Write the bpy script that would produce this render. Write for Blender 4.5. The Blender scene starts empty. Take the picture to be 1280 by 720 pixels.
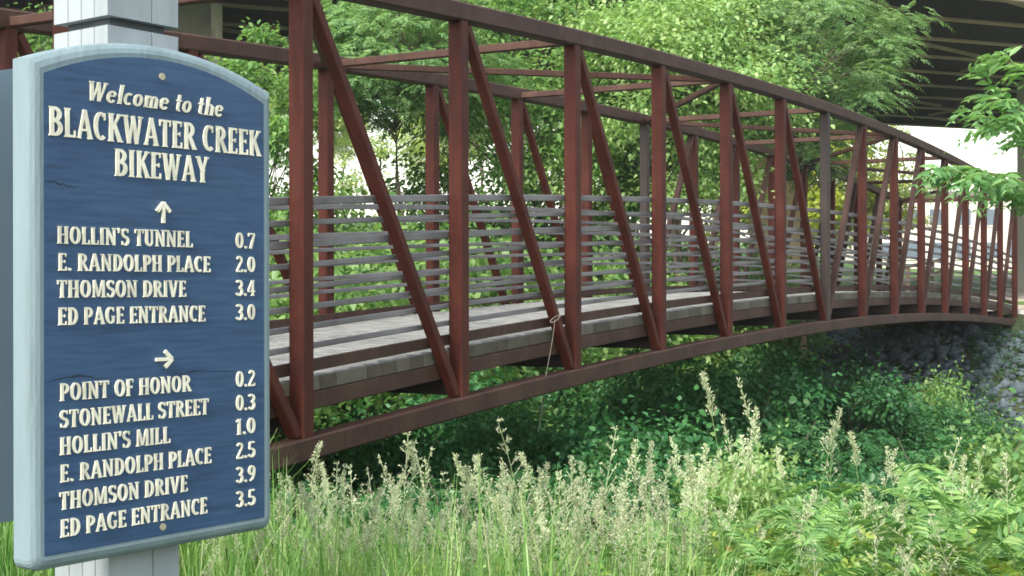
import bpy, math, random
import numpy as np
from mathutils import Vector, Matrix

random.seed(7)
rng = np.random.default_rng(7)
sc = bpy.context.scene
col = sc.collection
R = math.radians
EYE = 1.6                       # height of the lens above the ground it stands on

# ------------------------------------------------------------------ camera
cam_d = bpy.data.cameras.new("camera")
cam = bpy.data.objects.new("camera", cam_d)
col.objects.link(cam)
cam_d.sensor_width = 36.0
cam_d.lens = 36.0 * 1734.05 / 1280.0
cam_d.clip_start = 0.05
cam_d.clip_end = 6000
cam.matrix_world = (Matrix.Translation((0, 0, EYE)) @ Matrix.Rotation(math.pi / 2 + 0.00048, 4, 'X')
                    @ Matrix.Rotation(-0.002, 4, 'Z'))
sc.camera = cam

# ------------------------------------------------------------------ sky, sun, exposure
SUN_AZ, SUN_EL = math.atan2(-0.48, -0.85), R(44)
w = bpy.data.worlds.new("World")
sc.world = w
w.use_nodes = True
nt = w.node_tree
sky = nt.nodes.new("ShaderNodeTexSky")
sky.sky_type = 'NISHITA'
sky.sun_disc = False
sky.sun_elevation = SUN_EL
sky.sun_rotation = SUN_AZ
sky.air_density = 1.6
sky.dust_density = 2.0
sky.ozone_density = 1.2
bg = nt.nodes["Background"]
bg.inputs[1].default_value = 0.15
pale = nt.nodes.new("ShaderNodeHueSaturation")
pale.inputs['Saturation'].default_value = 0.5
nt.links.new(sky.outputs[0], pale.inputs['Color'])
nt.links.new(pale.outputs[0], bg.inputs[0])
sun_d = bpy.data.lights.new("sun", 'SUN')
sun_d.energy = 2.1
sun_d.angle = R(9)
sun_d.color = (1.0, 0.94, 0.84)
sun = bpy.data.objects.new("sun", sun_d)
col.objects.link(sun)
sdir = Vector((math.sin(SUN_AZ) * math.cos(SUN_EL), math.cos(SUN_AZ) * math.cos(SUN_EL), math.sin(SUN_EL)))
sun.rotation_euler = sdir.to_track_quat('Z', 'Y').to_euler()
sc.view_settings.view_transform = 'Standard'
sc.view_settings.look = 'None'
sc.view_settings.gamma = 1
sc.view_settings.use_curve_mapping = False
sc.view_settings.exposure = 1.45
sc.cycles.filter_width = 1.7
sc.cycles.max_bounces = 12
sc.cycles.diffuse_bounces = 8
sc.cycles.transparent_max_bounces = 8

# ------------------------------------------------------------------ materials
def mat(name):
    m = bpy.data.materials.new(name)
    m.use_nodes = True
    t = m.node_tree
    return m, t, t.nodes["Principled BSDF"]

def ramp(t, stops, interp='LINEAR'):
    n = t.nodes.new("ShaderNodeValToRGB")
    n.color_ramp.interpolation = interp
    e = n.color_ramp.elements
    while len(e) < len(stops):
        e.new(0.5)
    for k, (p, c) in enumerate(stops):
        e[k].position = p
        e[k].color = (*c, 1)
    return n

def noise(t, scale, detail=4, rough=0.55, vec=None, stretch=None):
    tc = t.nodes.new("ShaderNodeTexCoord")
    n = t.nodes.new("ShaderNodeTexNoise")
    n.inputs['Scale'].default_value = scale
    n.inputs['Detail'].default_value = detail
    n.inputs['Roughness'].default_value = rough
    if stretch is not None:
        mp = t.nodes.new("ShaderNodeMapping")
        mp.inputs['Scale'].default_value = stretch
        t.links.new(tc.outputs['Object'], mp.inputs[0])
        t.links.new(mp.outputs[0], n.inputs['Vector'])
    else:
        t.links.new(tc.outputs['Object'], n.inputs['Vector'])
    return n

def surf(name, stops, scale=3, rough=0.7, bump=0.0, bscale=None, stretch=None, metal=0.0, spec=0.4, detail=5):
    """a noisy surface: colour from a ramp over noise, and a bump of the same or a finer noise"""
    m, t, b = mat(name)
    n = noise(t, scale, detail, 0.6, stretch=stretch)
    r = ramp(t, stops)
    t.links.new(n.outputs['Fac'], r.inputs[0])
    t.links.new(r.outputs[0], b.inputs['Base Color'])
    b.inputs['Roughness'].default_value = rough
    b.inputs['Metallic'].default_value = metal
    b.inputs['Specular IOR Level'].default_value = spec
    if bump:
        n2 = noise(t, bscale or scale * 4, 5, 0.6, stretch=stretch)
        bp = t.nodes.new("ShaderNodeBump")
        bp.inputs['Strength'].default_value = bump
        bp.inputs['Distance'].default_value = 0.01
        t.links.new(n2.outputs['Fac'], bp.inputs['Height'])
        t.links.new(bp.outputs[0], b.inputs['Normal'])
    return m

def leaf(name, stops, trans=0.35, gloss=0.025, tint=(1.0, 1.0, 0.6)):
    """foliage: each leaf island takes its own shade of green; light passes through"""
    m = bpy.data.materials.new(name)
    m.use_nodes = True
    t = m.node_tree
    t.nodes.remove(t.nodes["Principled BSDF"])
    out = t.nodes["Material Output"]
    g = t.nodes.new("ShaderNodeNewGeometry")
    r = ramp(t, stops)
    t.links.new(g.outputs['Random Per Island'], r.inputs[0])
    oi = t.nodes.new("ShaderNodeObjectInfo")
    hsv = t.nodes.new("ShaderNodeHueSaturation")
    mr = t.nodes.new("ShaderNodeMapRange")
    mr.inputs[3].default_value = 0.82
    mr.inputs[4].default_value = 1.18
    t.links.new(oi.outputs['Random'], mr.inputs[0])
    t.links.new(mr.outputs[0], hsv.inputs['Value'])
    t.links.new(r.outputs[0], hsv.inputs['Color'])
    nz = noise(t, 0.8, 2, 0.5)
    mh = t.nodes.new("ShaderNodeMapRange")
    mh.inputs[1].default_value = 0.3
    mh.inputs[2].default_value = 0.7
    mh.inputs[3].default_value = 0.485
    mh.inputs[4].default_value = 0.515
    t.links.new(nz.outputs['Fac'], mh.inputs[0])
    t.links.new(mh.outputs[0], hsv.inputs['Hue'])
    d = t.nodes.new("ShaderNodeBsdfDiffuse")
    tr = t.nodes.new("ShaderNodeBsdfTranslucent")
    mul = t.nodes.new("ShaderNodeMix")
    mul.data_type = 'RGBA'
    mul.blend_type = 'MULTIPLY'
    mul.inputs[0].default_value = 1
    mul.inputs[7].default_value = (tint[0] * 1.35, tint[1] * 1.35, tint[2] * 1.35, 1)
    t.links.new(hsv.outputs[0], mul.inputs[6])
    t.links.new(hsv.outputs[0], d.inputs[0])
    t.links.new(mul.outputs[2], tr.inputs[0])
    mx = t.nodes.new("ShaderNodeMixShader")
    mx.inputs[0].default_value = trans
    t.links.new(d.outputs[0], mx.inputs[1])
    t.links.new(tr.outputs[0], mx.inputs[2])
    gl = t.nodes.new("ShaderNodeBsdfGlossy")
    gl.inputs['Roughness'].default_value = 0.45
    mx2 = t.nodes.new("ShaderNodeMixShader")
    mx2.inputs[0].default_value = gloss
    t.links.new(mx.outputs[0], mx2.inputs[1])
    t.links.new(gl.outputs[0], mx2.inputs[2])
    t.links.new(mx2.outputs[0], out.inputs[0])
    return m

M = {}
def steel(name, a, b_, c, rust):
    """weathering steel: broad blotches, fine vertical runs, scattered paler scuffs"""
    m, t, b = mat(name)
    n = noise(t, 2.2, 6, 0.65)
    rp = ramp(t, [(0.3, a), (0.5, b_), (0.72, c)])
    t.links.new(n.outputs['Fac'], rp.inputs[0])
    n2 = noise(t, 9, 5, 0.7, stretch=(3, 3, 0.25))
    r2 = ramp(t, [(0.30, (0.62, 0.58, 0.56)), (0.48, (1, 1, 1)), (0.66, (1.05, 1.05, 1.05)), (0.78, rust)])
    t.links.new(n2.outputs['Fac'], r2.inputs[0])
    mx = t.nodes.new("ShaderNodeMix")
    mx.data_type = 'RGBA'
    mx.blend_type = 'MULTIPLY'
    mx.inputs[0].default_value = 1
    t.links.new(rp.outputs[0], mx.inputs[6])
    t.links.new(r2.outputs[0], mx.inputs[7])
    t.links.new(mx.outputs[2], b.inputs['Base Color'])
    b.inputs['Roughness'].default_value = 0.65
    b.inputs['Specular IOR Level'].default_value = 0.25
    n3 = noise(t, 70, 4, 0.6)
    bp = t.nodes.new("ShaderNodeBump")
    bp.inputs['Strength'].default_value = 0.2
    bp.inputs['Distance'].default_value = 0.01
    t.links.new(n3.outputs['Fac'], bp.inputs['Height'])
    t.links.new(bp.outputs[0], b.inputs['Normal'])
    return m
M['steel'] = steel('weathered_red_steel', (0.042, 0.0088, 0.0044), (0.066, 0.0130, 0.0064), (0.086, 0.0215, 0.0115), (1.6, 1.7, 1.5))
M['steel_chord'] = steel('weathered_brown_steel', (0.036, 0.0160, 0.0108), (0.054, 0.0250, 0.0170), (0.082, 0.043, 0.031), (1.6, 1.55, 1.45))
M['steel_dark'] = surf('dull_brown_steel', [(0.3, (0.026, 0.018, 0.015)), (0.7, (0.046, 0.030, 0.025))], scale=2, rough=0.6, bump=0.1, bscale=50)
M['rail'] = surf('weathered_rail_steel', [(0.3, (0.075, 0.066, 0.065)), (0.5, (0.155, 0.145, 0.147)), (0.75, (0.22, 0.205, 0.208))],
                 scale=1.2, rough=0.42)
M['deck'] = surf('bleached_deck_wood', [(0.3, (0.125, 0.126, 0.12)), (0.5, (0.18, 0.183, 0.178)), (0.8, (0.245, 0.25, 0.245))], scale=5, rough=0.85, bump=0.3, bscale=30)
def blocks():
    m, t, b = mat('weathered_edge_blocks')
    g = t.nodes.new("ShaderNodeNewGeometry")
    rp = ramp(t, [(0, (0.065, 0.053, 0.036)), (0.35, (0.088, 0.075, 0.054)), (0.7, (0.115, 0.10, 0.074)), (1, (0.15, 0.135, 0.105))])
    t.links.new(g.outputs['Random Per Island'], rp.inputs[0])
    n = noise(t, 9, 5, 0.6)
    r2 = ramp(t, [(0.3, (0.72, 0.72, 0.72)), (0.7, (1.1, 1.1, 1.1))])
    t.links.new(n.outputs['Fac'], r2.inputs[0])
    mx = t.nodes.new("ShaderNodeMix")
    mx.data_type = 'RGBA'
    mx.blend_type = 'MULTIPLY'
    mx.inputs[0].default_value = 1
    t.links.new(rp.outputs[0], mx.inputs[6])
    t.links.new(r2.outputs[0], mx.inputs[7])
    t.links.new(mx.outputs[2], b.inputs['Base Color'])
    b.inputs['Roughness'].default_value = 0.9
    return m
M['fascia'] = blocks()
M['concrete'] = surf('grey_concrete', [(0.3, (0.27, 0.26, 0.24)), (0.7, (0.42, 0.41, 0.38))], scale=1.4, rough=0.9, bump=0.2, bscale=25)
M['tan_concrete'] = surf('tan_concrete', [(0.3, (0.30, 0.22, 0.12)), (0.7, (0.46, 0.36, 0.22))], scale=0.7, rough=0.9, bump=0.2, bscale=12)
M['pale_concrete'] = surf('pale_concrete', [(0.3, (0.5, 0.48, 0.43)), (0.7, (0.62, 0.60, 0.54))], scale=0.9, rough=0.9)
M['girder'] = surf('overpass_girder_steel', [(0.3, (0.065, 0.050, 0.054)), (0.7, (0.105, 0.082, 0.084))], scale=0.8, rough=0.7)
M['flange'] = surf('overpass_flange_steel', [(0.3, (0.36, 0.26, 0.22)), (0.7, (0.48, 0.36, 0.31))], scale=0.8, rough=0.7)
M['white_pipe'] = surf('white_pipe_paint', [(0.3, (0.62, 0.58, 0.52)), (0.7, (0.75, 0.71, 0.65))], scale=2, rough=0.6)
M['bark'] = surf('grey_brown_bark', [(0.3, (0.05, 0.04, 0.03)), (0.7, (0.15, 0.12, 0.09))], scale=6, rough=0.95, bump=0.8, bscale=14, stretch=(1, 1, 0.25))
M['stem'] = surf('green_stem', [(0.3, (0.08, 0.13, 0.035)), (0.7, (0.15, 0.2, 0.06))], scale=8, rough=0.7)
M['stone'] = surf('riprap_stone', [(0.3, (0.04, 0.055, 0.064)), (0.55, (0.085, 0.110, 0.125)), (0.8, (0.17, 0.205, 0.225))], scale=1.3, rough=0.9, bump=0.6, bscale=7)
M['path'] = surf('pale_path', [(0.3, (0.42, 0.36, 0.28)), (0.7, (0.56, 0.49, 0.39))], scale=1.5, rough=0.95)
M['soil'] = surf('bank_soil', [(0.3, (0.018, 0.02, 0.010)), (0.5, (0.035, 0.045, 0.016)), (0.7, (0.05, 0.085, 0.02))], scale=0.9, rough=1, bump=0.6, bscale=5)
M['lawn'] = surf('lawn_turf', [(0.3, (0.05, 0.11, 0.02)), (0.7, (0.10, 0.19, 0.04))], scale=1.2, rough=1, bump=0.5, bscale=12)
M['water'] = surf('creek_water', [(0.3, (0.02, 0.025, 0.018)), (0.7, (0.03, 0.035, 0.025))], scale=0.6, rough=0.08, bump=0.1, bscale=3)
M['wall'] = surf('pale_stucco', [(0.3, (0.60, 0.53, 0.48)), (0.7, (0.70, 0.63, 0.58))], scale=0.4, rough=0.9)
M['pane'] = surf('window_glass', [(0.3, (0.10, 0.13, 0.17)), (0.7, (0.16, 0.2, 0.25))], scale=0.3, rough=0.15)
M['roof'] = surf('grey_roof', [(0.3, (0.16, 0.14, 0.13)), (0.7, (0.24, 0.22, 0.2))], scale=0.5, rough=0.9)
M['wood_fence'] = surf('brown_fence_wood', [(0.3, (0.10, 0.07, 0.05)), (0.7, (0.2, 0.15, 0.11))], scale=3, rough=0.9)
M['twine'] = surf('pale_twine', [(0.3, (0.20, 0.17, 0.13)), (0.7, (0.3, 0.27, 0.21))], scale=20, rough=0.95)
M['screw'] = surf('dull_brass_screw', [(0.3, (0.35, 0.31, 0.22)), (0.7, (0.5, 0.46, 0.36))], scale=30, rough=0.45, metal=0.5)
M['letters'] = surf('cream_lettering', [(0.32, (0.52, 0.50, 0.40)), (0.5, (0.66, 0.64, 0.51)), (0.75, (0.74, 0.72, 0.59))], scale=14, rough=0.7, bump=0.15, bscale=80)
M['frame'] = surf('pale_blue_grey_paint', [(0.25, (0.12, 0.165, 0.175)), (0.42, (0.155, 0.215, 0.235)), (0.6, (0.17, 0.235, 0.255)), (0.8, (0.205, 0.268, 0.29))], scale=9, rough=0.62, bump=0.35, bscale=36, stretch=(1.5, 1.5, 0.22), detail=8)
M['board_back'] = surf('dull_blue_grey_paint', [(0.3, (0.10, 0.155, 0.20)), (0.7, (0.14, 0.20, 0.245))], scale=2.5, rough=0.6, stretch=(1, 1, 0.4))
M['post'] = surf('pale_grey_post_paint', [(0.3, (0.19, 0.22, 0.235)), (0.5, (0.265, 0.30, 0.315)), (0.75, (0.33, 0.36, 0.375))], scale=6, rough=0.7, bump=0.15, bscale=30, stretch=(1, 1, 0.15))
M['crack'] = surf('dark_split_wood', [(0.3, (0.012, 0.022, 0.04)), (0.7, (0.02, 0.032, 0.055))], scale=20, rough=0.95)
M['groove'] = surf('dark_groove', [(0.3, (0.05, 0.06, 0.07)), (0.7, (0.09, 0.1, 0.11))], scale=6, rough=0.9)

def blue_panel():
    """sandblasted cedar: dark blue stain, fine level grain and a few darker worn bands"""
    m, t, b = mat('blue_stained_wood')
    n = noise(t, 7, 6, 0.65, stretch=(1, 1, 14))
    r = ramp(t, [(0.28, (0.011, 0.036, 0.082)), (0.5, (0.018, 0.058, 0.132)), (0.75, (0.032, 0.080, 0.158))])
    t.links.new(n.outputs['Fac'], r.inputs[0])
    n2 = noise(t, 2.2, 5, 0.65, stretch=(1, 1, 7))
    r2 = ramp(t, [(0.30, (0.55, 0.60, 0.62)), (0.42, (0.95, 0.97, 0.98)), (0.56, (1, 1, 1)), (0.70, (1.35, 1.25, 1.12))])
    t.links.new(n2.outputs['Fac'], r2.inputs[0])
    mx = t.nodes.new("ShaderNodeMix")
    mx.data_type = 'RGBA'
    mx.blend_type = 'MULTIPLY'
    mx.inputs[0].default_value = 1
    t.links.new(r.outputs[0], mx.inputs[6])
    t.links.new(r2.outputs[0], mx.inputs[7])
    t.links.new(mx.outputs[2], b.inputs['Base Color'])
    b.inputs['Roughness'].default_value = 0.6
    n3 = noise(t, 10, 6, 0.7, stretch=(1, 1, 22))
    bp = t.nodes.new("ShaderNodeBump")
    bp.inputs['Strength'].default_value = 0.55
    bp.inputs['Distance'].default_value = 0.0005
    t.links.new(n3.outputs['Fac'], bp.inputs['Height'])
    t.links.new(bp.outputs[0], b.inputs['Normal'])
    return m
M['blue'] = blue_panel()

M['lf_bright'] = leaf('bright_leaves', [(0, (0.16, 0.28, 0.09)), (0.5, (0.24, 0.38, 0.13)), (1, (0.37, 0.49, 0.22))], 0.48)
M['lf_feather'] = leaf('feathery_leaves', [(0, (0.145, 0.27, 0.11)), (0.5, (0.205, 0.36, 0.145)), (1, (0.29, 0.45, 0.19))], 0.5)
M['lf_mid'] = leaf('mid_green_leaves', [(0, (0.10, 0.215, 0.06)), (0.5, (0.165, 0.305, 0.09)), (1, (0.26, 0.40, 0.13))], 0.5)
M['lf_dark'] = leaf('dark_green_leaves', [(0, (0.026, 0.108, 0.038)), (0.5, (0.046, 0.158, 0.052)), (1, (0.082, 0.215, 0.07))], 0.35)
M['lf_sapling'] = leaf('sapling_leaves', [(0, (0.10, 0.23, 0.075)), (0.5, (0.16, 0.32, 0.11)), (1, (0.25, 0.42, 0.16))], 0.48)
M['lf_pale'] = leaf('pale_sunlit_leaves', [(0, (0.20, 0.28, 0.08)), (0.5, (0.30, 0.38, 0.13)), (1, (0.45, 0.50, 0.22))], 0.45)  # paler leaf copy: bright light on the distant trees put into the colour
M['lf_ivy_shaded'] = leaf('shaded_creeper_leaves', [(0, (0.022, 0.075, 0.028)), (0.6, (0.04, 0.115, 0.04)), (1, (0.065, 0.16, 0.055))], 0.3)  # darker green: the shade on the bank is put into the leaf colour
M['lf_yellow'] = leaf('sunlit_yellow_leaves', [(0, (0.20, 0.26, 0.03)), (0.5, (0.30, 0.36, 0.05)), (1, (0.42, 0.46, 0.09))], 0.45)  # sunlight on the far trees put into the leaf colour as yellow
M['lf_fern'] = leaf('ferny_leaves', [(0, (0.085, 0.20, 0.062)), (0.5, (0.15, 0.30, 0.085)), (1, (0.27, 0.41, 0.13))], 0.35, gloss=0.03)
M['lf_weed'] = leaf('weed_leaves', [(0, (0.13, 0.25, 0.045)), (0.6, (0.2, 0.32, 0.06)), (0.9, (0.33, 0.40, 0.09)), (1, (0.36, 0.2, 0.07))], 0.4)
M['grass'] = leaf('grass_blades', [(0, (0.06, 0.16, 0.032)), (0.5, (0.135, 0.27, 0.06)), (0.88, (0.22, 0.36, 0.11)), (1, (0.36, 0.40, 0.20))], 0.35)
M['seed'] = leaf('straw_seed_heads', [(0, (0.33, 0.42, 0.23)), (0.55, (0.46, 0.51, 0.32)), (1, (0.62, 0.60, 0.45))], 0.3, tint=(1, 0.95, 0.8))
M['straw'] = leaf('straw_stems', [(0, (0.14, 0.26, 0.07)), (1, (0.24, 0.34, 0.12))], 0.2)

# ------------------------------------------------------------------ mesh helpers
ORIGIN = {}

def link_mesh(name, me, m, parent=None):
    o = bpy.data.objects.new(name, me)
    col.objects.link(o)
    if m is not None:
        me.materials.append(m)
    if parent is not None:
        o.parent = parent
    return o

def np_mesh(name, V, F):
    """mesh from an (n,3) array and an (m,k) array of faces with k corners each"""
    V = np.asarray(V, dtype=np.float32)
    F = np.asarray(F, dtype=np.int32)
    me = bpy.data.meshes.new(name)
    me.vertices.add(len(V))
    me.vertices.foreach_set('co', V.ravel())
    k = F.shape[1]
    me.loops.add(F.size)
    me.loops.foreach_set('vertex_index', F.ravel())
    me.polygons.add(len(F))
    me.polygons.foreach_set('loop_start', np.arange(0, F.size, k, dtype=np.int32))
    me.polygons.foreach_set('loop_total', np.full(len(F), k, dtype=np.int32))
    me.update(calc_edges=True)
    return me

class MB:
    def __init__(s):
        s.v, s.f = [], []

    def add(s, vs, fs):
        b = len(s.v)
        s.v += [tuple(q) for q in vs]
        s.f += [tuple(b + i for i in q) for q in fs]
        return s

    def sweep(s, path, prof, up=(0, 0, 1), cap=True, scales=None):
        """a closed profile of (side, up) points carried along a path of points"""
        path = [Vector(p) for p in path]
        n, k = len(path), len(prof)
        vs = []
        for i, p in enumerate(path):
            a = path[max(i - 1, 0)]
            b = path[min(i + 1, n - 1)]
            d = (b - a).normalized()
            u0 = Vector(up)
            side = d.cross(u0)
            if side.length < 1e-5:
                side = d.cross(Vector((1, 0, 0)))
            side.normalize()
            u = side.cross(d)
            sc_ = 1 if scales is None else scales[i]
            for (x, y) in prof:
                vs.append(p + side * x * sc_ + u * y * sc_)
        fs = []
        for i in range(n - 1):
            for j in range(k):
                a, b = i * k + j, i * k + (j + 1) % k
                fs.append((a, b, b + k, a + k))
        if cap:
            fs.append(tuple(range(k))[::-1])
            fs.append(tuple((n - 1) * k + j for j in range(k)))
        return s.add(vs, fs)

    def beam(s, p0, p1, w, h, up=(0, 0, 1), c=0.012):
        return s.sweep([p0, p1], rect(w, h, c), up)

    def tube(s, path, r, n=6, scales=None):
        return s.sweep(path, [(r * math.cos(2 * math.pi * j / n), r * math.sin(2 * math.pi * j / n)) for j in range(n)], scales=scales)

    def box(s, c, sx, sy, sz, ax=(1, 0, 0), ay=(0, 1, 0)):
        c, ax, ay = Vector(c), Vector(ax), Vector(ay)
        az = Vector((0, 0, 1)) if abs(ax.z) + abs(ay.z) < 1e-6 else ax.cross(ay)
        vs = [c + ax * (sx / 2 * i) + ay * (sy / 2 * j) + az * (sz / 2 * k) for k in (-1, 1) for j in (-1, 1) for i in (-1, 1)]
        return s.add(vs, [(0, 2, 3, 1), (4, 5, 7, 6), (0, 1, 5, 4), (2, 6, 7, 3), (0, 4, 6, 2), (1, 3, 7, 5)])

    def prism(s, outline, o, ax, ay, an, d0, d1):
        """outline (x, y) in the plane o + x ax + y ay, from depth d0 to d1 along an"""
        n = len(outline)
        o, ax, ay, an = Vector(o), Vector(ax), Vector(ay), Vector(an)
        vs = [o + ax * x + ay * y + an * d for d in (d0, d1) for (x, y) in outline]
        fs = [tuple(range(n))[::-1], tuple(range(n, 2 * n))]
        fs += [(i, (i + 1) % n, n + (i + 1) % n, n + i) for i in range(n)]
        return s.add(vs, fs)

    def build(s, name, m, parent=None, smooth=False):
        me = bpy.data.meshes.new(name)
        off = ORIGIN.get(parent.name, Vector()) if parent is not None else Vector()
        me.from_pydata([tuple(Vector(q) - off) for q in s.v], [], s.f)
        me.update()
        if smooth:
            for p in me.polygons:
                p.use_smooth = True
        o = link_mesh(name, me, m, parent)
        if parent is not None:
            ORIGIN[o.name] = off
        return o

def rect(w, h, c=0.012):
    a, b = w / 2, h / 2
    if c <= 0:
        return [(-a, -b), (a, -b), (a, b), (-a, b)]
    return [(-a + c, -b), (a - c, -b), (a, -b + c), (a, b - c), (a - c, b), (-a + c, b), (-a, b - c), (-a, -b + c)]

def tag(o, label, cat, group=None):
    o['label'] = label
    o['category'] = cat
    if group:
        o['group'] = group
    return o

def kind(o, k):
    o['kind'] = k
    return o

def thing(name, label, cat, loc=(0, 0, 0), group=None):
    o = bpy.data.objects.new(name, None)
    o.empty_display_size = 0.3
    col.objects.link(o)
    o.location = loc
    ORIGIN[o.name] = Vector(loc)
    return tag(o, label, cat, group)

def copy_tree(o, parent=None):
    c = o.copy()
    col.objects.link(c)
    c.parent = parent
    for ch in list(o.children):
        copy_tree(ch, c)
    return c

def at(px, py, d):
    """the world point seen at pixel (px, py) of the 1280-wide photograph, d metres ahead"""
    return Vector(((px - 640) / 1734.05 * d, d, EYE + (360 - py) / 1734.05 * d))

# ------------------------------------------------------------------ the bridge's own coordinates
BX, BY, YAW, L, BW = 4.53269, 20.06859, 0.50577, 2.04651, 2.8321
Z0, KC, GR, TH = -0.46991, 0.00938, 0.01523, 3.0
BD = Vector((math.sin(YAW), math.cos(YAW), 0))          # along the bridge, away from the camera
BN = Vector((math.cos(YAW), -math.sin(YAW), 0))         # across it, towards the camera's side

def node(i, t=0.0, z=0.0):
    """point above the near bottom chord at panel point i (can be fractional); t metres towards the camera side"""
    return Vector((BX, BY, 0)) + BD * ((i - 7) * L) + BN * t + Vector((0, 0, EYE + Z0 - KC * (i - 7) ** 2 + GR * (i - 7) * L + z))

def st(x, y):
    """distance from the bridge's near end, and offset towards the camera side"""
    dx, dy = x - BX, y - BY
    return 8 * L + dx * BD.x + dy * BD.y, dx * BN.x + dy * BN.y

def sstep(a, b, x):
    q = np.clip((x - a) / (b - a), 0, 1)
    return q * q * (3 - 2 * q)

def ground_z(x, y):
    x = np.asarray(x, dtype=float)
    y = np.asarray(y, dtype=float)
    s, t = st(x, y)
    z = np.interp(s, [-60, -8, -4, 0, 3, 9, 12, 20, 24, 31.5, 33.0, 36, 40, 60, 100, 300, 3000],
                  [0, 0, 0, 0.25, -0.1, -2.2, -2.6, -2.6, -2.2, 0.45, 0.95, 1.1, 1.2, 1.9, 2.9, 4, 4])
    z = z + np.clip(0.62 - z, 0, 2) * (1 - sstep(2.0, 5.0, np.abs(t + 1.4))) * (1 - sstep(0.2, 2.0, s))
    hill = np.clip(-t - 14, 0, 60) * 0.10 * sstep(6, 14, s)
    z = z + np.minimum(hill, 4.5)
    z = z + 0.10 * np.sin(x * 0.9 + 1.3) * np.sin(y * 0.7) * sstep(1, 4, np.hypot(x, y)) * (1 - sstep(40, 80, np.hypot(x, y)))
    return z

def gz(x, y):
    return float(ground_z(x, y))

# ------------------------------------------------------------------ ground, water, path
def axis(lo, hi, step, far):
    a = list(np.arange(lo, hi + 1e-6, step))
    up, dn, q = [], [], step
    v = hi
    while v < far:
        q *= 1.5
        v += q
        up.append(v)
    v, q = lo, step
    while v > -far:
        q *= 1.5
        v -= q
        dn.append(v)
    return np.array(dn[::-1] + a + up)

def make_ground():
    xs, ys = axis(-28, 34, 0.5, 2500), axis(-6, 62, 0.5, 2500)
    X, Y = np.meshgrid(xs, ys)
    Z = ground_z(X, Y)
    V = np.stack([X.ravel(), Y.ravel(), Z.ravel()], 1)
    nx, ny = len(xs), len(ys)
    idx = np.arange(nx * ny).reshape(ny, nx)
    F = np.stack([idx[:-1, :-1].ravel(), idx[:-1, 1:].ravel(), idx[1:, 1:].ravel(), idx[1:, :-1].ravel()], 1)
    me = np_mesh('ground', V, F)
    o = link_mesh('ground', me, M['soil'])
    me.materials.append(M['lawn'])
    c = V[F].mean(1)
    s, t = st(c[:, 0], c[:, 1])
    me.polygons.foreach_set('material_index', (s > 34.5).astype(np.int32))
    me.polygons.foreach_set('use_smooth', np.ones(len(F), dtype=bool))
    kind(o, 'structure')
make_ground()

def strip(name, pts, half, m, lift, thick=0.12):
    """a path sheet with thickness, following the ground along (s, t) points"""
    mb = MB()
    path = []
    for (s, t) in pts:
        p = Vector((BX, BY, 0)) + BD * (s - 8 * L) + BN * t
        path.append(Vector((p.x, p.y, gz(p.x, p.y) + lift)))
    mb.sweep(path, [(-half, -thick), (half, -thick), (half, 0), (-half, 0)])
    return kind(mb.build(name, m), 'structure')

strip('path', [(s, -1.4) for s in np.arange(33.6, 58, 2)] + [(60, -2), (66, -4), (74, -8)], 1.7, M['path'], 0.05)
mb = MB()
mb.box(node(-1, -1.42, 0.27) - BD * 3.1, 3.4, 6.0, 0.22, BN, BD)
kind(mb.build('approach_path', M['path']), 'structure')
cw = np.array([[8.6, -70], [8.6, 30], [20.6, 30], [20.6, -70]])
mb = MB()
vs = []
for s, t in cw:
    p = Vector((BX, BY, -2.45)) + BD * (s - 8 * L) + BN * t
    vs.append(p)
mb.add(vs, [(0, 1, 2, 3)])
kind(mb.build('creek_water', M['water']), 'structure')

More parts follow.
